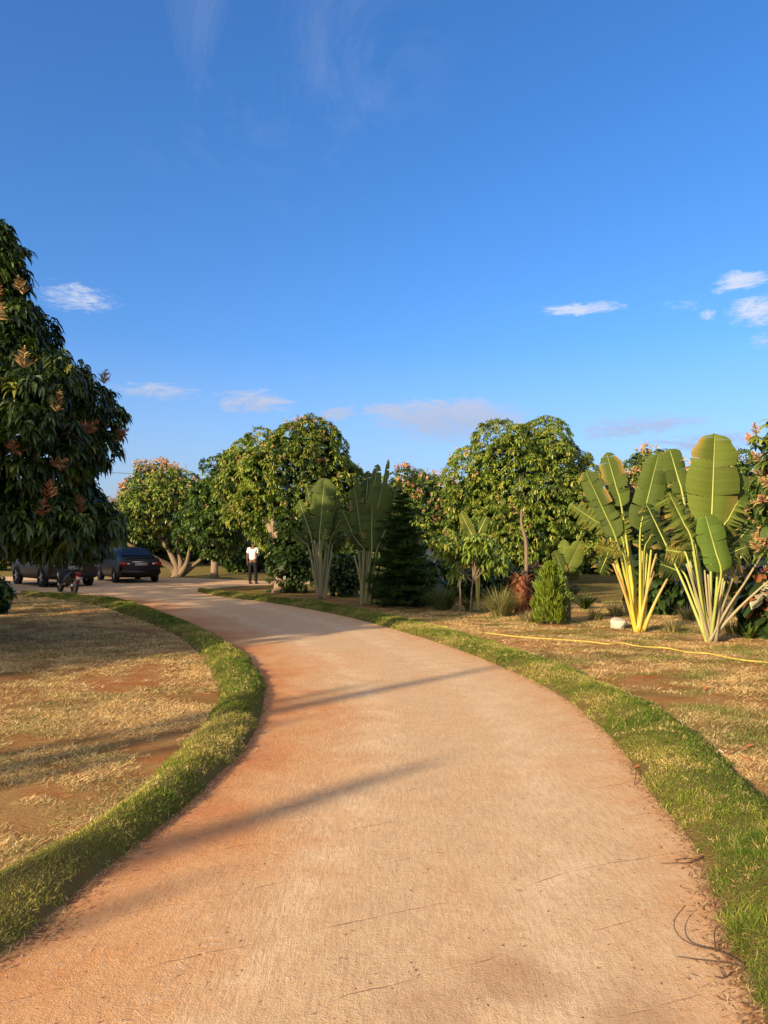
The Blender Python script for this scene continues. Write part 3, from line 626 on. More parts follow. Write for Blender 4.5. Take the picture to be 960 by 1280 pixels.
for tp, y in [((285, 700), -.15), ((322, 740), .1), ((520, 765), -.1), ((482, 735), .12), ((490, 660), .1), ((445, 760), -.15)]:
    stub(tA, (random.uniform(-.07, .07), random.uniform(-.05, .05)), z(*tp), y, .024, (.36, .25, .10), (.46, .33, .05))
bB = G(888, 803); tB = empty('travellers_palm', bB, 'rightmost tall palm with one huge upright paddle leaf and greyish cut stalks', 'palm', 'paddle leaved palms')
z = zoomer(680, 500, 3.43, bB)
for a, tp, w, ya, yt, fc, te, cl, bx in [
    ((718, 545), (738, 120), .36, .0, .05, .1, .1, LG, .0), ((615, 400), (568, 188), .17, .2, .3, .3, .15, LM, -.02), ((622, 600), (522, 385), .24, -.1, -.1, -.2, .6, LG, -.05),
    ((718, 735), (650, 480), .20, -.35, -.35, .2, .08, (np.array([.075, .13, .018])), .0), ((795, 525), (855, 285), .26, .12, .2, .35, .35, LM, .04), ((815, 640), (915, 530), .22, .1, .2, .5, .45, LD*1.25, .05),
    ((640, 660), (560, 640), .22, .3, .4, .2, .9, YG, -.06), ((800, 600), (770, 700), .2, .3, .4, .5, .6, LD, .02), ((580, 640), (500, 420), .22, .5, .7, -.2, .5, LD, -.05), ((650, 750), (545, 700), .2, .45, .5, .1, .8, LD, -.02), ((760, 560), (835, 420), .24, -.05, 0., .2, .6, LG, .02), ((690, 650), (610, 560), .24, .3, .4, .2, .8, LM, -.03), ((800, 700), (890, 690), .2, .2, .3, .1, .95, LD, .04), ((660, 640), (600, 480), .26, .05, .1, .1, .5, LM, -.03), ((770, 640), (800, 470), .26, .1, .1, -.2, .4, LM, .03), ((740, 680), (860, 620), .24, -.1, -.1, .3, .6, LM, .03)]:
    paddle(tB, (bx, 0), z(*a), z(*tp), w, ya, yt, fc, te, cl, (.30, .34, .08), .024, .05, alt=(.26, .28, .07))
for tp, y in [((600, 700), -.1), ((635, 690), .1), ((680, 745), -.2), ((765, 690), -.1), ((805, 720), .1), ((950, 660), .1), ((945, 765), -.2), ((870, 770), .0), ((845, 640), -.1), ((700, 730), .1)]:
    stub(tB, (random.uniform(-.09, .09), random.uniform(-.06, .06)), z(*tp), y, .02, (.30, .25, .13), (.22, .18, .11))
bC = G(402, 749); tC = empty('travellers_palm', bC, 'shaded palm with ragged paddle leaves, left of the pair by the path', 'palm', 'paddle leaved palms')
z = zoomer(240, 500, 3.2, bC)
for a, tp, w, ya, yt, fc, te, cl, bx in [
    ((510, 560), (530, 298), .48, 0, .1, .2, .2, LM, 0), ((540, 545), (590, 365), .34, .2, .4, .5, .4, LM, .05), ((475, 545), (425, 390), .34, .1, .2, .3, .5, LM, -.05), ((480, 480), (455, 335), .2, .3, .3, .6, .3, LD, 0),
    ((470, 590), (405, 520), .3, -.2, -.3, 0, .85, LM, -.1), ((560, 580), (620, 510), .3, .2, .3, 0, .7, LD, .1), ((500, 570), (560, 420), .34, .4, .5, -.3, .4, LD, 0), ((520, 600), (540, 510), .22, -.2, -.3, .9, .5, LG, 0), ((490, 560), (480, 320), .26, .2, .3, -.4, .5, LM, -.03), ((550, 570), (610, 430), .26, .1, .2, .2, .6, LM, .06)]:
    paddle(tC, (bx, 0), z(*a), z(*tp), w*.74, ya, yt, fc, te, cl, (.22, .24, .09), .034, .05, alt=(.24, .20, .10))
for tp, y in [((470, 600), .1), ((490, 560), -.1), ((560, 610), .1), ((540, 570), -.1), ((515, 560), -.15), ((480, 640), -.2)]: stub(tC, (random.uniform(-.1, .1), 0), z(*tp), y, .03, (.28, .27, .13), (.28, .22, .12))
bD = G(457, 757); tD = empty('travellers_palm', bD, 'taller shaded palm with a tight fan of upright paddle leaves, beside the tiered conifer', 'palm', 'paddle leaved palms')
z = zoomer(240, 500, 3.2, bD)
for a, tp, w, ya, yt, fc, te, cl, bx in [
    ((695, 590), (742, 235), .26, .1, .2, .5, .25, LM, 0), ((685, 600), (650, 330), .32, 0, 0, .2, .3, LM, -.05), ((735, 590), (785, 215), .16, .1, .2, .9, .1, LM, .03), ((710, 610), (765, 315), .42, -.2, -.2, .2, .2, LM, .03),
    ((745, 600), (825, 320), .34, .2, .3, .3, .4, LM, .08), ((665, 590), (600, 430), .34, .1, .2, .2, .7, LM, -.08), ((690, 480), (705, 265), .26, .4, .5, .4, .3, LD, 0), ((740, 600), (790, 480), .3, -.3, -.3, .5, .5, LD, .1),
    ((690, 600), (640, 530), .26, -.3, -.4, .1, .8, LD, -.1), ((720, 600), (720, 400), .36, -.35, -.3, -.2, .3, LM, 0), ((760, 640), (870, 470), .3, .3, .3, .3, .6, LD, .1), ((670, 590), (665, 300), .24, .25, .3, -.3, .4, LM, -.04), ((735, 600), (800, 400), .28, 0, .1, .5, .5, LM, .06)]:
    paddle(tD, (bx, 0), z(*a), z(*tp), w*.74, ya, yt, fc, te, cl, (.22, .24, .09), .034, .05, alt=(.28, .25, .09))
for tp, y in [((665, 600), .1), ((680, 590), -.1), ((735, 610), .1), ((715, 590), -.1), ((700, 580), -.15), ((650, 620), -.2)]: stub(tD, (random.uniform(-.1, .1), 0), z(*tp), y, .03, (.26, .26, .12), (.28, .24, .10))
# a palm of the same kind stands behind the viewer's left and throws the streaks over the path
for x, y, rz, sx, sz, ids in [(-13.9, -6.3, .78, 1.4, 1.85, (0, 2, 3, 6, 1)), (-12.3, -7.75, .78, 1.1, 1.6, (0, 3, 4, 1))]:
    o = tD.copy(); COL.objects.link(o); fr = [c for c in tD.children if c.name.startswith('frond')]
    for q in ids: copy_tree(fr[q], o)
    o.location = (x, y, 0); o.rotation_euler = (0, 0, rz); o.scale = (sx, 1.1, sz); o['label'] = 'palm behind the viewer whose leaves throw shadow streaks over the path'; o['group'] = 'palms behind the viewer'
# young palm right of the small cypress
bE = G(711, 776); tE = empty('young_palm', bE, 'young palm with a grey stem and broad pale leaves, right of the small conical cypress', 'palm'); z = zoomer(680, 500, 3.43, bE)
acc = Acc(); tube(acc, [(0, 0, -.02), (.0, 0, .45), z(100, 790)[:1]+(0,)+z(100, 790)[1:]], [.05, .045, .035], 8, tint=(.2, .18, .15), sub=3); acc.build('stem', M['palebark'], tE)
for a, tp, w, ya, yt, fc, te, cl in [((95, 745), (150, 600), .17, 0, -.1, .2, .2, LG), ((90, 740), (95, 590), .12, .1, .2, .5, .1, LG*1.15), ((85, 750), (45, 640), .12, 0, 0, .6, .2, LM), ((105, 770), (165, 700), .14, .1, .1, 0, .3, LM), ((100, 800), (145, 810), .12, -.1, -.2, 0, .2, LD*.8)]:
    paddle(tE, z(100, 790)[:1]+(0,), z(*a), z(*tp), w, ya, yt, fc, te, cl, (.2, .22, .08), .014, .04, z0=z(100, 800)[1])
bF = G(597, 758); tF = empty('young_palm', bF, 'young palm showing two upright grey-green leaves above the mango sapling', 'palm'); z = zoomer(500, 500, 3.43, bF)
for a, tp, w, ya, yt, fc, te, cl in [((318, 600), (262, 480), .12, 0, 0, .3, .05, LG), ((325, 600), (375, 495), .14, .05, .1, .6, .05, LM), ((330, 690), (340, 600), .12, .1, .1, .6, .2, LG), ((345, 720), (420, 640), .1, .1, .1, .6, .2, LG)]:
    paddle(tF, (0, 0), z(*a), z(*tp), w, ya, yt, fc, te, cl, (.38, .33, .07), .03, .03, alt=(.42, .34, .08))
# tiered conifer
def conifer(base, H, Rr, label, tiers=21):
    t = empty('norfolk_pine', base, label, 'conifer'); acc = Acc()
    acc2 = Acc(); tube(acc2, [(0, 0, 0), (0, 0, H*.6), (0, 0, H)], [.05, .03, .01], 7); acc2.build('trunk', M['bark'], t)
    for k in range(tiers):
        zz = .12+(H-.2)*(k/tiers)**1.05; r = Rr*(1-(k/tiers)**1.5)+.08; nb = 11 if k < 14 else 8
        for j in range(nb):
            a = 2*PI*j/nb+k*.5+random.uniform(-.3, .3); zj = random.uniform(-.09, .09); h = np.array([math.cos(a), math.sin(a), 0]); n = 110
            rr = r*random.uniform(.6, 1.12); s = R.uniform(.1, 1, n); p = np.array([0, 0, max(.06, zz+zj)])+h*(s*rr)[:, None]+np.array([0, 0, 1])*(.16*rr*s**2-.10*rr*s)[:, None]
            sd = np.cross(h, [0, 0, 1]); sg = R.choice([-1, 1], n)[:, None]
            d0 = unit(h*.8+sd*sg*1.+R.normal(0, .3, (n, 3))+np.array([0, 0, .12])); L = (.24*(1.1-s*.6)*rr/Rr+.05)
            blades(acc, p, d0, unit(d0+np.array([0, 0, .35])), L*1.15, .017, (.8, 1, .7, 0), np.array([.065, .115, .028])*R.uniform(.7, 1.4, (n, 1)), roll=R.uniform(-.6, .6, n))
    acc.build('crown', M['leaf'], t); return t
conifer(G(503, 758), 3.1, .82, 'dark tiered conifer standing right of the taller shaded palm')
# small conical cypress of upright sprays
def cypress(base, H, r, label):
    t = empty('conical_cypress', base, label, 'shrub'); acc = Acc(); n = 5200
    s = R.random(n)**.8; a = R.uniform(0, 2*PI, n); lob = .95+.24*np.sin(a*4+s*4)+.16*np.sin(a*7-s*9)+.10*np.sin(s*23+a*2)
    rr = r*np.clip(1.15*(1-s)**.62*(.72+.5*s)+.02, 0, 1)*lob*R.uniform(.7, 1, n)
    h = np.stack([np.cos(a), np.sin(a), 0*a], 1); p = h*rr[:, None]; p[:, 2] = s*H*.93+.03
    d0 = unit(np.array([0, 0, 1.])+h*.35+R.normal(0, .15, (n, 3)))
    w = fbm(a*3, s*6, 4)[:, None]; tint = np.array([.085, .14, .014])*(1-w)+np.array([.16, .20, .02])*w
    blades(acc, p, d0, unit(d0+h*.25), R.uniform(.06, .15, n), .014, (.6, 1, .8, 0), tint*R.uniform(.7, 1.3, (n, 1)), roll=R.uniform(0, 3, n))
    acc.build('crown', M['leaf'], t); acc = Acc(); tube(acc, [(0, 0, 0), (0, 0, H*.8)], [.035, .01], 6); acc.build('trunk', M['bark'], t)
cypress(G(689, 780), 1.22, .36, 'small bright green conical cypress beside the path-side bed')
# tussocks, strap plants
def tussock(base, H, n, r, cols, label, name='grass_tussock', w=.006, spread=.6, cat='grass clump'):
    a = R.uniform(0, 2*PI, n); h = np.stack([np.cos(a), np.sin(a), 0*a], 1); o = h*(r*R.random(n)**.6)[:, None]
    d0 = unit(np.array([0, 0, 1.])+h*R.uniform(0, spread, (n, 1))+R.normal(0, .12, (n, 3))); d1 = unit(d0+h*R.uniform(.2, 1.1, (n, 1))-np.array([0, 0, 1.])*R.uniform(.1, 1.1, (n, 1)))
    acc = Acc(); blades(acc, o, d0, d1, H*R.uniform(.6, 1.15, n), w, (1, 1, .8, .5, 0), mixt(n, cols, [1]*len(cols))*R.uniform(.7, 1.25, (n, 1)))
    ob = acc.build(name, M['grass']); ob.location = tuple(base); tag(ob, label, cat); return ob
GG = (np.array([.09, .12, .03]), np.array([.17, .17, .06]), np.array([.32, .25, .11]))
tussock(G(626, 771), .78, 700, .17, GG, 'arching tussock of thin grass in front of the red-brown stump')
tussock(G(553, 763), .75, 650, .18, (GG[0], GG[0]*.7, GG[1]), 'greyish green tussock of thin grass between the conifer and the mango sapling')
tussock(G(586, 764), .48, 26, .05, (LG, LM), 'small upright strap-leaved plant under the mango sapling', 'strap_leaf_plant', .026, .5, 'plant')
tussock(G(731, 762), .62, 60, .06, (LM, LD), 'spiky dark green rosette plant behind the young palm', 'spiky_plant', .02, 1., 'plant')
tussock(G(936, 799), .42, 22, .05, (LG, LG*1.2, LM), 'light green strap-leaved plant by the rock at the right edge', 'strap_leaf_plant', .026, .8, 'plant')
for i, (px, py, h) in enumerate([(528, 757, .5), (660, 778, .35), (745, 775, .35), (770, 770, .4), (840, 790, .3), (915, 792, .35), (860, 775, .45), (830, 765, .5)]):
    tussock(G(px, py), h, 160, .12, (GG[1], GG[2]), ['dry grass tuft at the foot of the tiered conifer', 'dry grass tuft left of the small cypress', 'dry grass tuft behind the white rock', 'dry grass tuft against the yellow-stemmed palm', 'short dry tuft between the two right-hand palms', 'dry grass tuft at the right foot of the rightmost palm', 'taller dry tuft behind the gap between the right-hand palms', 'tallest dry tuft in the shade behind the yellow-stemmed palm'][i], 'grass_tuft')
# mango sapling tied to a stake
bs = G(588, 766); Z = lambda px, py: tuple(P(px, py, bs[1])-bs)
sap = empty('mango_sapling', bs, 'young mango sapling with bright drooping leaves in front of the two grey-green leaves', 'tree'); acc = Acc()
tube(acc, [(0, 0, 0), Z(590, 735), Z(594, 700)], [.022, .018, .012], 6, sub=3)
for q in [(556, 692), (575, 712), (600, 690), (622, 700), (562, 712), (590, 682), (612, 690)]: tube(acc, [Z(591, 728), (np.array(Z(591, 728))+np.array(Z(*q)))/2+np.array([0, 0, .05]), Z(*q)], [.013, .01, .006], 5, sub=3)
acc.build('trunk', M['bark'], sap); acc = Acc(); pc = []
for cx, cy, rx, ry, dy, m in [(560, 686, 20, 15, 0, 30), (600, 684, 26, 15, -.1, 46), (612, 700, 22, 12, .1, 26), (580, 700, 18, 10, .2, 12), (568, 718, 9, 5, -.2, 4), (628, 706, 10, 8, 0, 7)]:
    for i in range(m): pc.append(np.array(Z(cx+random.gauss(0, rx*.45), cy+random.gauss(0, ry*.45)))+np.array([0, dy+random.gauss(0, .14), 0]))
pc = np.array(pc); whorls(acc, pc, unit(pc-np.array(Z(592, 715))), 15, .27, .026, mixt(len(pc), (MD*1.2, BR, YL), (2, 4, 1)), (.3, .9, 1, .6, 0), (0, .2, .45, .75, 1), .2, 1.6)
acc.build('crown', M['leaf'], sap)
acc = Acc(); tube(acc, [(0, 0, -.05), (.01, 0, .35), (.0, 0, .78)], [.016, .017, .015], 7, jit=.1, sub=2); o = acc.build('stake', M['palebark']); o.location = tuple(G(575, 770)); tag(o, 'thin wooden stake standing left of the mango sapling stem', 'stake')
# bare pole trunk and the red-brown stump
bp = G(657, 757); Zp = lambda px, py: tuple(P(px, py, bp[1])-bp)
acc = Acc(); tube(acc, [(0, 0, -.05), Zp(658, 700), Zp(657, 675), Zp(652, 655), Zp(652, 636)], [.055, .05, .045, .035, .022], 8, sub=4, jit=.12); tube(acc, [Zp(652, 650), Zp(655, 640)], [.02, .012], 6)
o = acc.build('dead_tree_trunk', M['palebark']); o.location = tuple(bp); tag(o, 'bare pale crooked trunk standing before the right-hand rounded tree', 'tree trunk')
bst = G(651, 768); st = empty('palm_stump', bst, 'shaggy red-brown stump with dead leaf bases below the bare pale trunk', 'stump'); acc = Acc()
tube(acc, [(0, 0, -.02), (.0, 0, .3), (.02, 0, .62), (.05, 0, .85)], [.17, .16, .12, .05], 12, sub=4, jit=.15); tube(acc, [(.26, .1, -.02), (.26, .1, .3), (.28, .1, .45)], [.12, .11, .05], 10, sub=3, jit=.15)
acc.build('trunk', M['redbark'], st); acc = Acc(); n = 260; a = R.uniform(0, 2*PI, n); h = np.stack([np.cos(a), np.sin(a), 0*a], 1); o_ = h*.13; o_[:, 2] = R.uniform(.1, .85, n)
d0 = unit(h*.6+np.array([0, 0, 1.])*R.uniform(-.3, 1, (n, 1))); blades(acc, o_, d0, unit(d0+h*.5-np.array([0, 0, .8])), R.uniform(.12, .4, n), .014, (1, .8, .5, 0), np.array([.26, .10, .05])*R.uniform(.5, 1.6, (n, 1)))
acc.build('dead_leaves', M['grass'], st)
acc = Acc(); n = 120; a = R.uniform(0, 2*PI, n); h = np.stack([np.cos(a), np.sin(a), 0*a], 1); d0 = unit(h*.6+np.array([0, 0, 1.])); o_ = np.zeros((n, 3)); o_[:, 2] = R.uniform(.3, .8, n)
blades(acc, o_, d0, unit(d0+h-np.array([0, 0, .5])), R.uniform(.3, .6, n), .025, (.6, 1, .7, 0), np.array([.12, .02, .02])*R.uniform(.5, 1.5, (n, 1)))
o = acc.build('red_leaf_plant', M['leaf']); o.location = tuple(G(676, 745)); tag(o, 'dark red leafed plant in the shade right of the bare trunk', 'plant')
# shrubs in the shade
def shrub(name, base, rx, rz, cols, label, n=160, L=.16, W=.035, ln=9, droop=.6, ry=None):
    t = empty(name, base, label, 'shrub'); c = np.array([0, 0, rz*.9]); p, nr = crown_points(lumps([(c, np.array([rx, ry or rx, rz]))], 9, .35), n/(4*PI*rx*rz)); ok = p[:, 2] > .05; p, nr = p[ok], nr[ok]
    acc = Acc(); whorls(acc, p, nr, ln, L, W, mixt(len(p), cols, [1]*len(cols)), droop=droop)
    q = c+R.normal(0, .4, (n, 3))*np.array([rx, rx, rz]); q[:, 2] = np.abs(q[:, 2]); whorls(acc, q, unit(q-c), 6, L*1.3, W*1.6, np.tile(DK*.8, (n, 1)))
    acc.build('crown', M['leaf'], t); acc = Acc()
    for i in range(5): a = i*1.3; tube(acc, [(0, 0, 0), (math.cos(a)*rx*.25, math.sin(a)*rx*.25, rz*.6), (math.cos(a)*rx*.5, math.sin(a)*rx*.5, rz*1.2)], [.03, .02, .008], 5, sub=2)
    acc.build('stem', M['bark'], t); return t
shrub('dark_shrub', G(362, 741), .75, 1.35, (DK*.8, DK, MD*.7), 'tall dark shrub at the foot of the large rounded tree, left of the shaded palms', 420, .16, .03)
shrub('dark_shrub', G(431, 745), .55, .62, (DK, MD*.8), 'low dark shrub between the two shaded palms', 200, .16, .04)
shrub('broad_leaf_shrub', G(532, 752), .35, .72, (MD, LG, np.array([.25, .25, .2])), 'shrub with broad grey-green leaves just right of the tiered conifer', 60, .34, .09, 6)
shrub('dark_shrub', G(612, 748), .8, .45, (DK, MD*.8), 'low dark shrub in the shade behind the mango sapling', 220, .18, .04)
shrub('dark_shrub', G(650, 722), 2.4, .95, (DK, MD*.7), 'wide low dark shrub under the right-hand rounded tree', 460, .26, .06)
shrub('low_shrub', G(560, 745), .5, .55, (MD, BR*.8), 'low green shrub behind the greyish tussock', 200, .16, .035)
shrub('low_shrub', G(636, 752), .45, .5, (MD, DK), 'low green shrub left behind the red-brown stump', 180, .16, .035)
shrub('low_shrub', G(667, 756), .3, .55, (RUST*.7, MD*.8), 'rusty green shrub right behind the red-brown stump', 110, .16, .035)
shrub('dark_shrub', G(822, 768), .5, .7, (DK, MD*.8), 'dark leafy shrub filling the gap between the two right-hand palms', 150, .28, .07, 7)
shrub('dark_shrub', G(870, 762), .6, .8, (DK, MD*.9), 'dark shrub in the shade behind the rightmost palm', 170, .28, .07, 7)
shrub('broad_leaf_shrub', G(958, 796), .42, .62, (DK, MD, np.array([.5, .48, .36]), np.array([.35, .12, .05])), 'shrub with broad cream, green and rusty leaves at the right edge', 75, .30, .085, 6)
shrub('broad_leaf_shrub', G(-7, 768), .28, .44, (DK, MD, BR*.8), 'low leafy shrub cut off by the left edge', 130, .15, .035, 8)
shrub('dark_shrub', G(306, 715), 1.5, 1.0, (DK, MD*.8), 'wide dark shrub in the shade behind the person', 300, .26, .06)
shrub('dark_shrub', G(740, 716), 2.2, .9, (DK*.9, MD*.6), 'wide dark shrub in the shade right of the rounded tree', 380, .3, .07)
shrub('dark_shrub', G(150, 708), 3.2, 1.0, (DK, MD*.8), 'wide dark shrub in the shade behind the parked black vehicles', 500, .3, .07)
# ---------------------------------------------------------------- small things on the ground
def rock(px, py, s, label, seed):
    rr = np.random.default_rng(seed); bm = bmesh.new(); bmesh.ops.create_icosphere(bm, subdivisions=3, radius=1)
    pl = unit(rr.normal(0, 1, (14, 3))); dd = rr.uniform(.62, .9, 14)
    for v in bm.verts:
        c = np.array(v.co)
        for a, b in zip(pl, dd):
            k = c@a
            if k > b: c = c-a*(k-b)
        v.co = Vector(c*np.array(s))
    me = bpy.data.meshes.new('rock'); bm.to_mesh(me); bm.free(); me.materials.append(M['rock']); o = bpy.data.objects.new('rock', me); COL.objects.link(o)
    g = G(px, py); o.location = (g[0], g[1], s[2]*.5); o.rotation_euler = (0, 0, seed); tag(o, label, 'rock')
rock(773, 785, (.20, .16, .15), 'white rock at the left foot of the yellow-stemmed palm', 3)
rock(934, 794, (.13, .12, .16), 'pale rock at the right edge beside the strap-leaved plant', 5)
def hose(pts, r, label):
    acc = Acc(); tube(acc, [G(*p)+np.array([0, 0, r*1.2+.006*(i % 2)]) for i, p in enumerate(pts)], [r]*len(pts), 7, sub=5)
    o = acc.build('hose', M['hose']); tag(o, label, 'hose', 'yellow hoses lying on the ground')
hose([(606, 792), (650, 797.5), (700, 800.5), (735, 803.5), (760, 806), (775, 805), (800, 809), (832, 811.5), (860, 816.5), (885, 818.5), (905, 822), (930, 827), (975, 830), (1040, 833)], .0105, 'long bright yellow hose running over the dry lawn towards the right edge')
hose([(560, 785), (520, 779), (485, 773), (440, 767), (400, 760), (340, 752), (320, 750)], .011, 'thin dull yellow hose beside the verge in front of the shaded palms')
hose([(478, 771), (510, 774), (545, 774), (578, 773)], .012, 'short pale hose lying in front of the conifer and the sapling')
def twig(chains, label, r=.0035, mat='twig', name='twig'):
    acc = Acc()
    for ch in chains:
        tube(acc, [G(p[0], p[1])+np.array([0, 0, .016+(p[2] if len(p) > 2 else .004)]) for p in ch], np.linspace(r, r*.45, len(ch)), 5, sub=3)
    o = acc.build(name, M[mat]); tag(o, label, 'twig'); return o
twig([[(930, 1212), (900, 1196), (868, 1188), (848, 1180, .02), (843, 1168, .04), (857, 1152, .05)], [(895, 1196), (893, 1182, .03), (896, 1176, .04)], [(868, 1188), (880, 1190)]], 'curved dark twig lying on the path by the lower right verge')
twig([[(936, 1218), (905, 1210), (870, 1206), (845, 1202)]], 'straight thin twig just below the curved dark twig', .0022)
twig([[(915, 1222), (905, 1230), (895, 1228)], [(905, 1228), (900, 1216)]], 'tiny forked twig at the bottom of the right verge', .0022)
twig([[(880, 1076), (862, 1083), (845, 1084), (826, 1084)], [(872, 1080), (858, 1078), (842, 1080)]], 'dark twig poking out of the right verge onto the path', .0035)
twig([[(793, 985), (795, 972, .03), (790, 965, .03)]], 'short upright twig at the right edge of the path', .003)
def dead_leaves(items, label_f):
    for i, (px, py, s, rz, col) in enumerate(items):
        acc = Acc(); h = np.array([[math.cos(rz), math.sin(rz), .1]]); blades(acc, np.zeros((1, 3)), unit(h), unit(h+np.array([[.2, .3, .5]])), s, s*.2, (.2, .8, 1, .7, 0), np.array([col]), fold=.35)
        o = acc.build('dead_leaf', M['grass']); g = G(px, py); o.location = (g[0], g[1], .02); tag(o, label_f[i], 'leaf')
dead_leaves([(792, 964, .07, .5, (.38, .13, .05)), (908, 946, .07, .4, (.34, .13, .06)), (930, 938, .10, .2, (.34, .13, .06)), (905, 945, .06, 2., (.6, .45, .3)), (880, 865, .12, 1., (.4, .16, .07)), (940, 955, .1, 2.4, (.42, .16, .07)), (950, 1150, .08, .3, (.4, .25, .1))],
    ['orange dead leaf at the right edge of the path', 'red-brown dead leaf just outside the right verge', 'longer red-brown dead leaf lying towards the right edge', 'small pale dead leaf beside the red-brown one', 'brown dead leaf in the middle of the dry lawn', 'brown dead leaf lowest on the dry lawn', 'tan dead leaf in the turf of the right verge'])
# loose crumbs and straw along the path edges
def crumbs():
    acc = Acc(); n = 5200
    for E, sg in ((resample(LI, 400), 1), (resample(RI, 400), -1)):
        w = 1/np.maximum(E[:, 1], 2)**1.6; w[E[:, 1] < 1] = 0; i = R.choice(len(E), n, p=w/w.sum())
        p = E[i].copy(); p[:, 0] += sg*R.exponential(.035, n)+R.normal(0, .01, n)-sg*.015; p[:, 1] += R.normal(0, .06, n); p[:, 2] = .014
        a = R.uniform(0, 2*PI, n); h = np.stack([np.cos(a), np.sin(a), R.uniform(.0, .3, n)], 1)
        blades(acc, p, unit(h), unit(h+R.normal(0, .3, (n, 3))), R.uniform(.01, .055, n), .0016*(1+.1*p[:, 1]), (1, .8, 0), mixt(n, (np.array([.45, .32, .16]), np.array([.16, .09, .05]), np.array([.3, .14, .07])), (3, 2, 2)), S=(0, .5, 1))
    n = 700; q = region(n, [G(*p) for p in [(0, 1290), (200, 1100), (340, 900), (700, 900), (860, 1080), (960, 1290)]], 2.5, 1.3)
    p = np.column_stack([q, np.full(n, .013)]); a = R.uniform(0, 2*PI, n); h = np.stack([np.cos(a), np.sin(a), R.uniform(.2, .9, n)], 1)
    blades(acc, p, unit(h), unit(h-np.array([0, 0, .6])), R.uniform(.003, .012, n), .003, (1, 1, 0), mixt(n, (np.array([.2, .09, .05]), np.array([.45, .3, .2]), np.array([.08, .05, .03])), (2, 2, 1)), S=(0, .5, 1))
    tag(acc.build('path_litter', M['grass']), 'loose straw and soil crumbs scattered along the path edges', 'litter', kind='stuff')
crumbs()
# ---------------------------------------------------------------- vehicles
def bmo(name, bm, mat, parent, smooth=True, bevel=0):
    me = bpy.data.meshes.new(name)
    if bevel: bmesh.ops.bevel(bm, geom=bm.edges[:], offset=bevel, segments=2, affect='EDGES')
    if smooth:
        for f in bm.faces: f.smooth = True
    bmesh.ops.recalc_face_normals(bm, faces=bm.faces[:]); bm.to_mesh(me); bm.free(); me.materials.append(M[mat])
    o = bpy.data.objects.new(name, me); COL.objects.link(o); o.parent = parent; return o
def box(bm, c, s, rot=None):
    m = Matrix.Translation(c) @ (rot.to_4x4() if rot else Matrix.Identity(4)) @ Matrix.Diagonal((*s, 1)); return bmesh.ops.create_cube(bm, size=1, matrix=m)
def cyl(bm, c, r, h, axis='X', seg=24, r2=None):
    rot = Matrix.Rotation(PI/2, 4, 'Y') if axis == 'X' else (Matrix.Rotation(PI/2, 4, 'X') if axis == 'Y' else Matrix.Identity(4))
    bmesh.ops.create_cone(bm, cap_ends=True, segments=seg, radius1=r, radius2=r if r2 is None else r2, depth=h, matrix=Matrix.Translation(c) @ rot)
def wheel(parent, c, r, w, sgn):
    e = bpy.data.objects.new('wheel', None); COL.objects.link(e); e.parent = parent; e.location = c
    bm = bmesh.new(); seg = 32; prof = [(r*.66, -w/2), (r*.93, -w/2), (r, -w*.36), (r, w*.36), (r*.93, w/2), (r*.66, w/2)]
    ring = [[bm.verts.new((y, math.cos(a)*q, math.sin(a)*q)) for q, y in prof] for a in np.linspace(0, 2*PI, seg, endpoint=False)]
    for i in range(seg):
        for j in range(6): a, b = ring[i], ring[(i+1) % seg]; bm.faces.new((a[j], a[(j+1) % 6], b[(j+1) % 6], b[j]))
    bmo('tyre', bm, 'tyre', e, smooth=False)
    bm = bmesh.new(); cyl(bm, (sgn*w*.05, 0, 0), r*.67, w*.5); cyl(bm, (sgn*w*.38, 0, 0), r*.16, w*.2)
    for k in range(5):
        a = k*2*PI/5; box(bm, (sgn*w*.36, math.cos(a)*r*.36, math.sin(a)*r*.36), (w*.12, r*.14, r*.62), Matrix.Rotation(a-PI/2, 3, 'X'))
    bmo('rim', bm, 'rim', e, smooth=False)
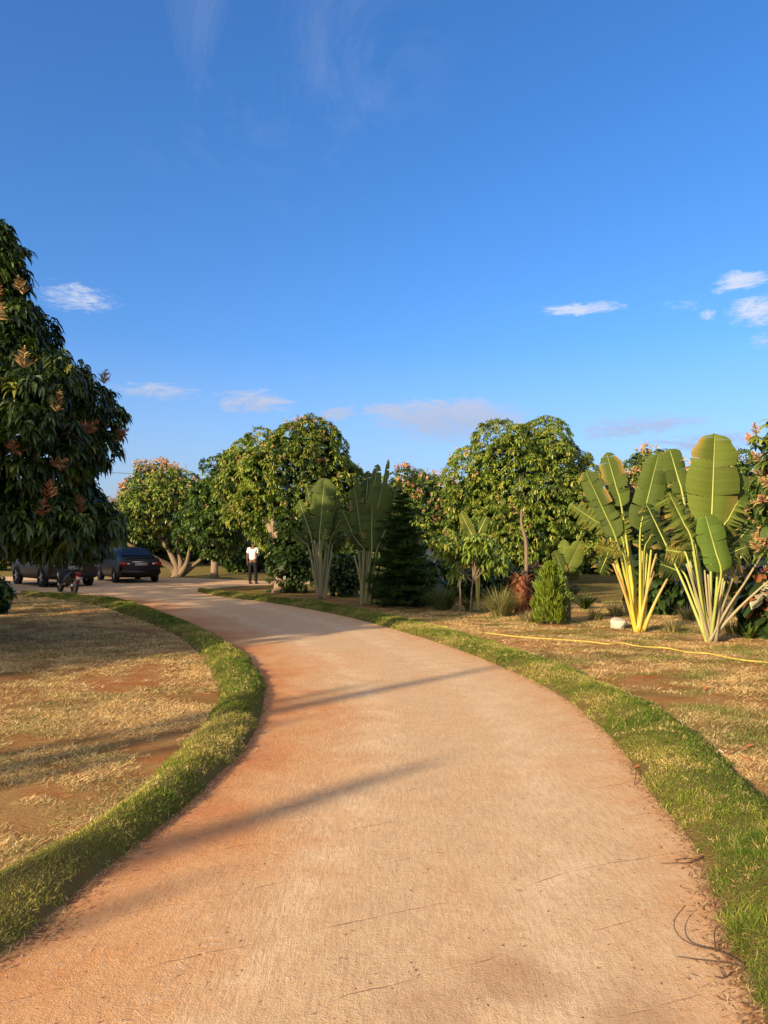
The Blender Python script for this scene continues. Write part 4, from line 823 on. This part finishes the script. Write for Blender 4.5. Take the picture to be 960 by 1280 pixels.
def car(base, rz, label, paint, kind='saloon', name='parked_car'):
    """y runs from the tail (0) to the nose (length); stations give half width, sill, belt and roof heights"""
    t = empty(name, base, label, 'car', 'vehicles parked at the end of the path', rz)
    if kind == 'saloon':
        W, Ln, wr = .86, 4.4, .31
        st = [(0, .70, .42, .80, .88, 0), (.06, .80, .30, .93, .98, 0), (.35, .85, .22, .95, 1.04, 0), (.62, .86, .21, .94, 1.07, .25), (1.25, .86, .2, .92, 1.40, .9), (1.9, .86, .2, .91, 1.47, 1), (2.5, .86, .2, .9, 1.44, 1), (3.15, .85, .2, .9, 1.02, .5), (3.4, .84, .2, .86, .93, 0), (4.1, .80, .22, .74, .80, 0), (4.38, .68, .34, .58, .62, 0)]
        wy = (.85, 3.5)
    else:
        W, Ln, wr = .90, 4.6, .36
        st = [(0, .78, .45, .95, 1.25, .3), (.05, .87, .35, 1.02, 1.62, .8), (.3, .90, .28, 1.05, 1.76, 1), (1.2, .9, .27, 1.04, 1.80, 1), (2.3, .9, .27, 1.03, 1.77, 1), (2.75, .9, .27, 1.03, 1.65, .95), (3.35, .89, .27, 1.02, 1.12, .4), (3.6, .88, .27, 1.0, 1.06, 0), (4.35, .86, .3, .95, .99, 0), (4.6, .78, .4, .75, .80, 0)]
        wy = (.85, 3.65)
    bm = bmesh.new(); rings = []
    for y, w, z0, zb, zr, g in st:
        wr_ = w*(.93-.17*g); h = [(w*.55, z0), (w*.93, z0+.02), (w, z0+.18), (w*1.01, (z0+zb)/2+.08), (w*.97, zb), (wr_, zb+(zr-zb)*.82), (wr_*.8, zr-.01), (wr_*.4, zr+.015)]
        rings.append([bm.verts.new((-x, y, q)) for x, q in reversed(h)][::-1][::-1]+[bm.verts.new((x, y, q)) for x, q in h[::-1]][::-1][::-1])
    for r in rings:   # order: left roof..left sill, right sill..right roof
        pass
    rings2 = []
    for r in rings:
        n = len(r)//2; left = sorted(r[:n], key=lambda v: r[:n].index(v)); rgt = r[n:]
        rings2.append(left+rgt[::-1])
    m = len(rings2[0])
    for a, b in zip(rings2, rings2[1:]):
        for j in range(m):
            k = (j+1) % m; bm.faces.new((a[j], a[k], b[k], b[j]))
    bm.faces.new(rings2[0]); bm.faces.new(rings2[-1][::-1])
    bmesh.ops.subdivide_edges(bm, edges=[e for e in bm.edges], cuts=1, use_grid_fill=True, smooth=.15)
    bmo('body', bm, paint, t)
    def stn(y): return [np.interp(y, [s[0] for s in st], [s[i] for s in st]) for i in range(1, 6)]
    def sidepane(y0, y1, y2, y3, sg):   # trapezoid: bottom y0..y3, top y1..y2
        bm = bmesh.new(); vs = []
        for y, f in ((y0, .1), (y3, .1), (y2, .84), (y1, .84)):
            w, z0, zb, zr, g = stn(y); a = w*.97; b = w*(.93-.17*g); vs.append((y, a+(b-a)*f/.82+.022, zb+(zr-zb)*f*.98))
        zt = max(v[2] for v in vs)
        q = [bm.verts.new((sg*x, y, zz)) for y, x, zz in vs]; bm.faces.new(q); ex = bmesh.ops.extrude_face_region(bm, geom=bm.faces[:])
        for v in ex['geom']:
            if isinstance(v, bmesh.types.BMVert): v.co.x -= sg*.012
        bmo('side_window', bm, 'glass', t, smooth=False)
    for sg in (-1, 1):
        if kind == 'saloon': sidepane(.75, 1.2, 1.95, 1.95, sg); sidepane(2.03, 2.03, 2.55, 3.05, sg)
        else: sidepane(.18, .3, .95, .95, sg); sidepane(1.03, 1.03, 1.9, 1.9, sg); sidepane(1.98, 1.98, 2.65, 3.2, sg)
        for y in wy: wheel(t, (sg*(W-.065), y, wr), wr, .2, sg)
        for y in wy: bm = bmesh.new(); cyl(bm, (sg*(W-.045), y, wr+.02), wr*1.16, .11); bmo('wheel_arch', bm, 'darkplastic', t, smooth=False)
        bm = bmesh.new()
        if kind == 'saloon': box(bm, (sg*.66, .03, .79), (.36, .10, .17))
        else: box(bm, (sg*.79, .02, 1.0), (.16, .10, .36))
        bmo('tail_light', bm, 'red', t, bevel=.025)
        bm = bmesh.new(); box(bm, (sg*(.50 if kind == 'saloon' else .79), -.012, .79 if kind == 'saloon' else .80), (.10, .08, .07)); bmo('reversing_light', bm, 'clear', t, bevel=.01)
        bm = bmesh.new(); box(bm, (sg*.62, Ln-.16, .62 if kind == 'saloon' else .8), (.3, .16, .14)); bmo('headlight', bm, 'clear', t, bevel=.03)
        bm = bmesh.new(); box(bm, (sg*(W+.1), 2.9 if kind == 'saloon' else 3.0, 1.0 if kind == 'saloon' else 1.12), (.18, .1, .13)); bmo('wing_mirror', bm, paint, t, bevel=.03)
    def pane(name, y0, y1, w0, w1, dz=.012):
        bm = bmesh.new(); a = stn(y0); b = stn(y1); vs = [(-w0, y0, a[3]+dz), (w0, y0, a[3]+dz), (w1, y1, b[3]+dz), (-w1, y1, b[3]+dz)]
        bm.faces.new([bm.verts.new(v) for v in vs]); ex = bmesh.ops.extrude_face_region(bm, geom=bm.faces[:])
        for v in ex['geom']:
            if isinstance(v, bmesh.types.BMVert): v.co.z += .012
        bmo(name, bm, 'glass', t, smooth=False)
    if kind == 'saloon': pane('rear_window', .66, 1.22, .60, .52, .03); pane('windscreen', 3.12, 2.55, .62, .55, .03)
    else:
        bm = bmesh.new(); box(bm, (0, -.0, 1.38), (1.25, .06, .42), Matrix.Rotation(-.12, 3, 'X')); bmo('rear_window', bm, 'glass', t, bevel=.02); pane('windscreen', 3.3, 2.78, .64, .58, .03)
    bm = bmesh.new(); box(bm, (0, .03, .44), (W*1.86, .22, .2)); bmo('bumper', bm, paint if kind == 'saloon' else 'darkplastic', t, bevel=.05)
    bm = bmesh.new(); box(bm, (0, -.035, .77 if kind == 'saloon' else .72), (.5, .03, .12)); bmo('number_plate', bm, 'plate', t, bevel=.005)
    bm = bmesh.new(); box(bm, (0, -.04, .865 if kind == 'saloon' else .92), (.74, .035, .035)); bmo('chrome_strip', bm, 'chrome', t, bevel=.008)
    if kind == 'saloon':
        bm = bmesh.new(); box(bm, (0, .14, 1.055), (1.2, .16, .03)); bmo('spoiler', bm, paint, t, bevel=.012)
    return t
car(G(176, 729), .58, 'black saloon with red tail lights, rear towards the path, right of the parked vehicles', 'black')
car(G(93, 734), .76, 'dark olive-grey off-road car half hidden by hanging leaves, behind the motor scooter', 'olive', 'suv')
def scooter(base, rz):
    t = empty('motor_scooter', base, 'dark motor scooter with a red tail light parked on the path edge before the cars', 'scooter', None, rz)
    for y, nme in ((.28, 'rear'), (1.52, 'front')):
        e = bpy.data.objects.new('wheel', None); COL.objects.link(e); e.parent = t; e.location = (0, y, .27)
        bm = bmesh.new(); vs = []
        for a in np.linspace(0, 2*PI, 28, endpoint=False):
            vs.append([bm.verts.new((.05*math.cos(b), (.22+.05*math.sin(b))*math.cos(a), (.22+.05*math.sin(b))*math.sin(a))) for b in np.linspace(0, 2*PI, 8, endpoint=False)])
        for i in range(28):
            for j in range(8): bm.faces.new((vs[i][j], vs[i][(j+1) % 8], vs[(i+1) % 28][(j+1) % 8], vs[(i+1) % 28][j]))
        bmo('tyre', bm, 'tyre', e); bm = bmesh.new(); cyl(bm, (0, 0, 0), .06, .12)
        for k in range(6): box(bm, (0, math.cos(k*PI/3)*.1, math.sin(k*PI/3)*.1), (.03, .03, .2), Matrix.Rotation(k*PI/3-PI/2, 3, 'X'))
        bmo('rim', bm, 'rim', e, smooth=False)
    def loft(name, mat, secs):
        bm = bmesh.new(); rs = []
        for y, z, w, h in secs: rs.append([bm.verts.new((w*math.cos(b), y, z+h*math.sin(b))) for b in np.linspace(0, 2*PI, 12, endpoint=False)])
        for a, b in zip(rs, rs[1:]):
            for j in range(12): bm.faces.new((a[j], a[(j+1) % 12], b[(j+1) % 12], b[j]))
        bm.faces.new(rs[0]); bm.faces.new(rs[-1][::-1]); return bmo(name, bm, mat, t)
    loft('body', 'black', [(-.02, .72, .05, .05), (.08, .66, .13, .12), (.3, .58, .17, .17), (.6, .5, .17, .2), (.85, .42, .15, .14), (1.05, .34, .15, .08)])
    loft('floorboard', 'darkplastic', [(.8, .3, .14, .07), (1.0, .27, .17, .05), (1.25, .3, .16, .07)])
    loft('front_apron', 'black', [(1.22, .3, .16, .1), (1.32, .55, .2, .22), (1.34, .8, .14, .16), (1.3, .96, .1, .05)])
    loft('seat', 'darkplastic', [(-.02, .80, .06, .03), (.1, .80, .13, .05), (.45, .79, .15, .06), (.75, .76, .12, .05), (.84, .75, .05, .03)])
    loft('rear_mudguard', 'red', [(-.1, .42, .04, .07), (-.06, .5, .07, .08), (.02, .58, .08, .05)]); loft('front_mudguard', 'black', [(1.3, .5, .06, .04), (1.52, .57, .07, .03), (1.76, .45, .05, .03)])
    bm = bmesh.new(); box(bm, (0, -.06, .66), (.2, .06, .09)); bmo('tail_light', bm, 'red', t, bevel=.015)
    bm = bmesh.new(); box(bm, (0, -.13, .5), (.2, .015, .1)); bmo('number_plate', bm, 'plate', t, bevel=.003)
    bm = bmesh.new(); box(bm, (0, 1.36, 1.0), (.16, .16, .14)); bmo('headlight', bm, 'clear', t, bevel=.03)
    bm = bmesh.new(); cyl(bm, (0, 1.28, 1.02), .016, .66, 'X', 8); bmo('handlebar', bm, 'darkplastic', t)
    for s in (-1, 1):
        bm = bmesh.new(); cyl(bm, (s*.27, 1.3, 1.13), .006, .2, 'Z', 6); cyl(bm, (s*.3, 1.3, 1.24), .055, .02, 'Y', 16); bmo('mirror', bm, 'chrome', t)
    acc = Acc(); tube(acc, [(-.12, .2, .72), (-.13, .0, .8), (0, -.08, .82), (.13, 0, .8), (.12, .2, .72)], [.011]*5, 6, sub=4); o = acc.build('grab_rail', M['chrome'], t)
    acc = Acc(); tube(acc, [(-.03, .5, .2), (-.13, .3, .24), (-.14, .05, .3)], [.03, .04, .045], 8, sub=3); o = acc.build('exhaust', M['chrome'], t)
    acc = Acc(); tube(acc, [(0, 1.3, .95), (0, 1.42, .6), (.0, 1.52, .28)], [.03, .03, .025], 8, sub=3); o = acc.build('fork', M['darkplastic'], t)
scooter(G(97, 743), .75)
# ---------------------------------------------------------------- person seen from behind
def skin(name, verts, edges, rad, mat, parent, root=0, sub=2):
    me = bpy.data.meshes.new(name); me.from_pydata(verts, edges, []); o = bpy.data.objects.new(name, me); COL.objects.link(o)
    md = o.modifiers.new('s', 'SKIN'); md.use_smooth_shade = True
    for i, r in enumerate(rad): me.skin_vertices[0].data[i].radius = (r, r) if not isinstance(r, tuple) else r
    me.skin_vertices[0].data[root].use_root = True
    o.modifiers.new('d', 'SUBSURF').levels = sub; o.modifiers['d'].render_levels = sub
    dg = bpy.context.evaluated_depsgraph_get(); m2 = bpy.data.meshes.new_from_object(o.evaluated_get(dg)); o.modifiers.clear(); o.data = m2
    m2.materials.clear(); m2.materials.append(M[mat]); o.parent = parent; return o
def person(base, rz):
    t = empty('person', base, 'person in white shirt and black trousers standing with the back turned under the rounded tree', 'person', None, rz)
    # pelvis, spine, neck, head ; legs ; arms (right one bent forward as if looking at something in the hand)
    V = [(0, 0, .92), (0, 0, 1.08), (0, -.01, 1.25), (0, 0, 1.40), (0, .0, 1.47), (0, .02, 1.53), (0, .03, 1.60), (0, .03, 1.68),
         (-.10, 0, .86), (-.11, .0, .50), (-.12, -.02, .10), (-.125, .07, .035), (-.13, .16, .025),
         (.10, 0, .86), (.12, .01, .50), (.13, -.01, .10), (.14, .08, .035), (.15, .17, .025),
         (-.17, 0, 1.40), (-.23, -.01, 1.13), (-.25, .05, .90), (-.25, .07, .83), (-.25, .08, .77),
         (.17, 0, 1.40), (.25, .0, 1.14), (.17, .20, 1.20), (.14, .26, 1.23), (.12, .31, 1.24)]
    E = [(0, 1), (1, 2), (2, 3), (3, 4), (4, 5), (5, 6), (6, 7), (0, 8), (8, 9), (9, 10), (10, 11), (11, 12), (0, 13), (13, 14), (14, 15), (15, 16), (16, 17), (3, 18), (18, 19), (19, 20), (20, 21), (21, 22), (3, 23), (23, 24), (24, 25), (25, 26), (26, 27)]
    rad = [(.14, .10), (.13, .095), (.15, .11), (.13, .09), .055, .06, (.078, .095), (.06, .075), .085, .055, .038, .04, .03, .085, .055, .038, .04, .03, .055, .042, .03, .035, .028, .055, .042, .03, .035, .028]
    skin('body', V, E, rad, 'skin', t)
    def fingers(root, d, s):
        vs = []; es = []; rs = []
        for k in range(4):
            off = np.array([0, (k-1.5)*.019, 0]) if abs(d[2]) > .5 else np.array([(k-1.5)*.019, 0, 0]); l = (.065, .078, .074, .056)[k]; i0 = len(vs)
            b = np.array(root)+off; d_ = np.array(d)
            vs += [tuple(b-d_*.02), tuple(b+d_*l*.5), tuple(b+d_*l+np.array([-s*.012, 0, 0]))]; es += [(i0, i0+1), (i0+1, i0+2)]; rs += [.009, .0085, .006]
        return vs, es, rs
    for root, d, s in (((-.25, .085, .75), (0, .1, -1), -1), ((.115, .33, 1.245), (-.15, .95, .1), 1)):
        vs, es, rs = fingers(root, d, s)
        for k in range(4): skin('finger', [vs[3*k+i] for i in range(3)], [(0, 1), (1, 2)], rs[:3], 'skin', t, sub=1)
        r = np.array(root); q = [tuple(r-np.array(d)*.05), tuple(r+np.array([-s*.02, .02, .0])), tuple(r+np.array(d)*.03+np.array([-s*.03, .03, .01]))]; skin('thumb', q, [(0, 1), (1, 2)], [.011, .01, .008], 'skin', t, sub=1)
    Vs = [(0, 0, .93), (0, 0, 1.08), (0, -.01, 1.25), (0, 0, 1.40), (0, 0, 1.455), (-.175, 0, 1.40), (-.225, -.005, 1.22), (.175, 0, 1.40), (.235, 0, 1.22)]
    skin('shirt', Vs, [(0, 1), (1, 2), (2, 3), (3, 4), (3, 5), (5, 6), (3, 7), (7, 8)], [(.185, .125), (.165, .12), (.175, .13), (.15, .11), .075, .078, .068, .078, .068], 'shirt', t)
    Vt = [(0, 0, .97), (0, 0, .90), (-.10, 0, .84), (-.112, 0, .48), (-.12, -.015, .07), (.10, 0, .84), (.122, .01, .48), (.13, -.005, .07)]
    skin('trousers', Vt, [(0, 1), (1, 2), (2, 3), (3, 4), (1, 5), (5, 6), (6, 7)], [(.155, .11), (.16, .12), .10, .078, .066, .10, .078, .066], 'trouser', t)
    bm = bmesh.new(); bmesh.ops.create_uvsphere(bm, u_segments=18, v_segments=12, radius=1, matrix=Matrix.Translation((0, .018, 1.655)) @ Matrix.Diagonal((.092, .108, .105, 1)))
    bmesh.ops.delete(bm, geom=[v for v in bm.verts if v.co.z < 1.59 or (v.co.y > .07 and v.co.z < 1.68)], context='VERTS'); bmo('hair', bm, 'hair', t)
    for s in (-1, 1):
        bm = bmesh.new(); bmesh.ops.create_uvsphere(bm, u_segments=10, v_segments=8, radius=1, matrix=Matrix.Translation((s*.088, .02, 1.60)) @ Matrix.Diagonal((.014, .022, .034, 1))); bmo('ear', bm, 'skin', t)
        bm = bmesh.new(); bmesh.ops.create_uvsphere(bm, u_segments=8, v_segments=6, radius=.012, matrix=Matrix.Translation((s*.032, .112, 1.615))); bmo('eye', bm, 'hair', t)
        bm = bmesh.new(); box(bm, (s*.128+.005, .07, .035), (.095, .28, .07)); bmo('shoe', bm, 'darkplastic', t, bevel=.025)
    bm = bmesh.new(); bmesh.ops.create_cone(bm, cap_ends=True, segments=8, radius1=.018, radius2=.008, depth=.05, matrix=Matrix.Translation((0, .125, 1.59))); bmo('nose', bm, 'skin', t)
    bm = bmesh.new(); box(bm, (0, .112, 1.555), (.045, .01, .012)); bmo('mouth', bm, 'redbark', t)
person(G(316, 730), -.15)
# overhead wire seen in the gap over the multi-stemmed tree
acc = Acc(); a = P(100, 588, 60); b2 = P(330, 592, 60); pts = [a*(1-s)+b2*s-np.array([0, 0, .25*math.sin(PI*s)]) for s in np.linspace(0, 1, 12)]
tube(acc, pts, [.022]*12, 5); o = acc.build('overhead_wire', M['wire']); tag(o, 'thin overhead wire crossing the sky gap beside the dark green tree', 'wire')
for k_, (xx) in enumerate((a, b2)):
    t = empty('utility_pole', (xx[0], xx[1], 0), ['utility pole carrying the wire, hidden behind the left-hand trees', 'utility pole carrying the wire, hidden behind the large rounded tree'][k_], 'pole')
    acc = Acc(); tube(acc, [(0, 0, 0), (0, 0, xx[2]-.02)], [.12, .08], 10); acc.build('post', M['palebark'], t)
    acc = Acc(); tube(acc, [(-.5, 0, xx[2]-.12), (.5, 0, xx[2]-.12)], [.05, .05], 6); acc.build('crossarm', M['bark'], t)
bpy.context.view_layer.update()
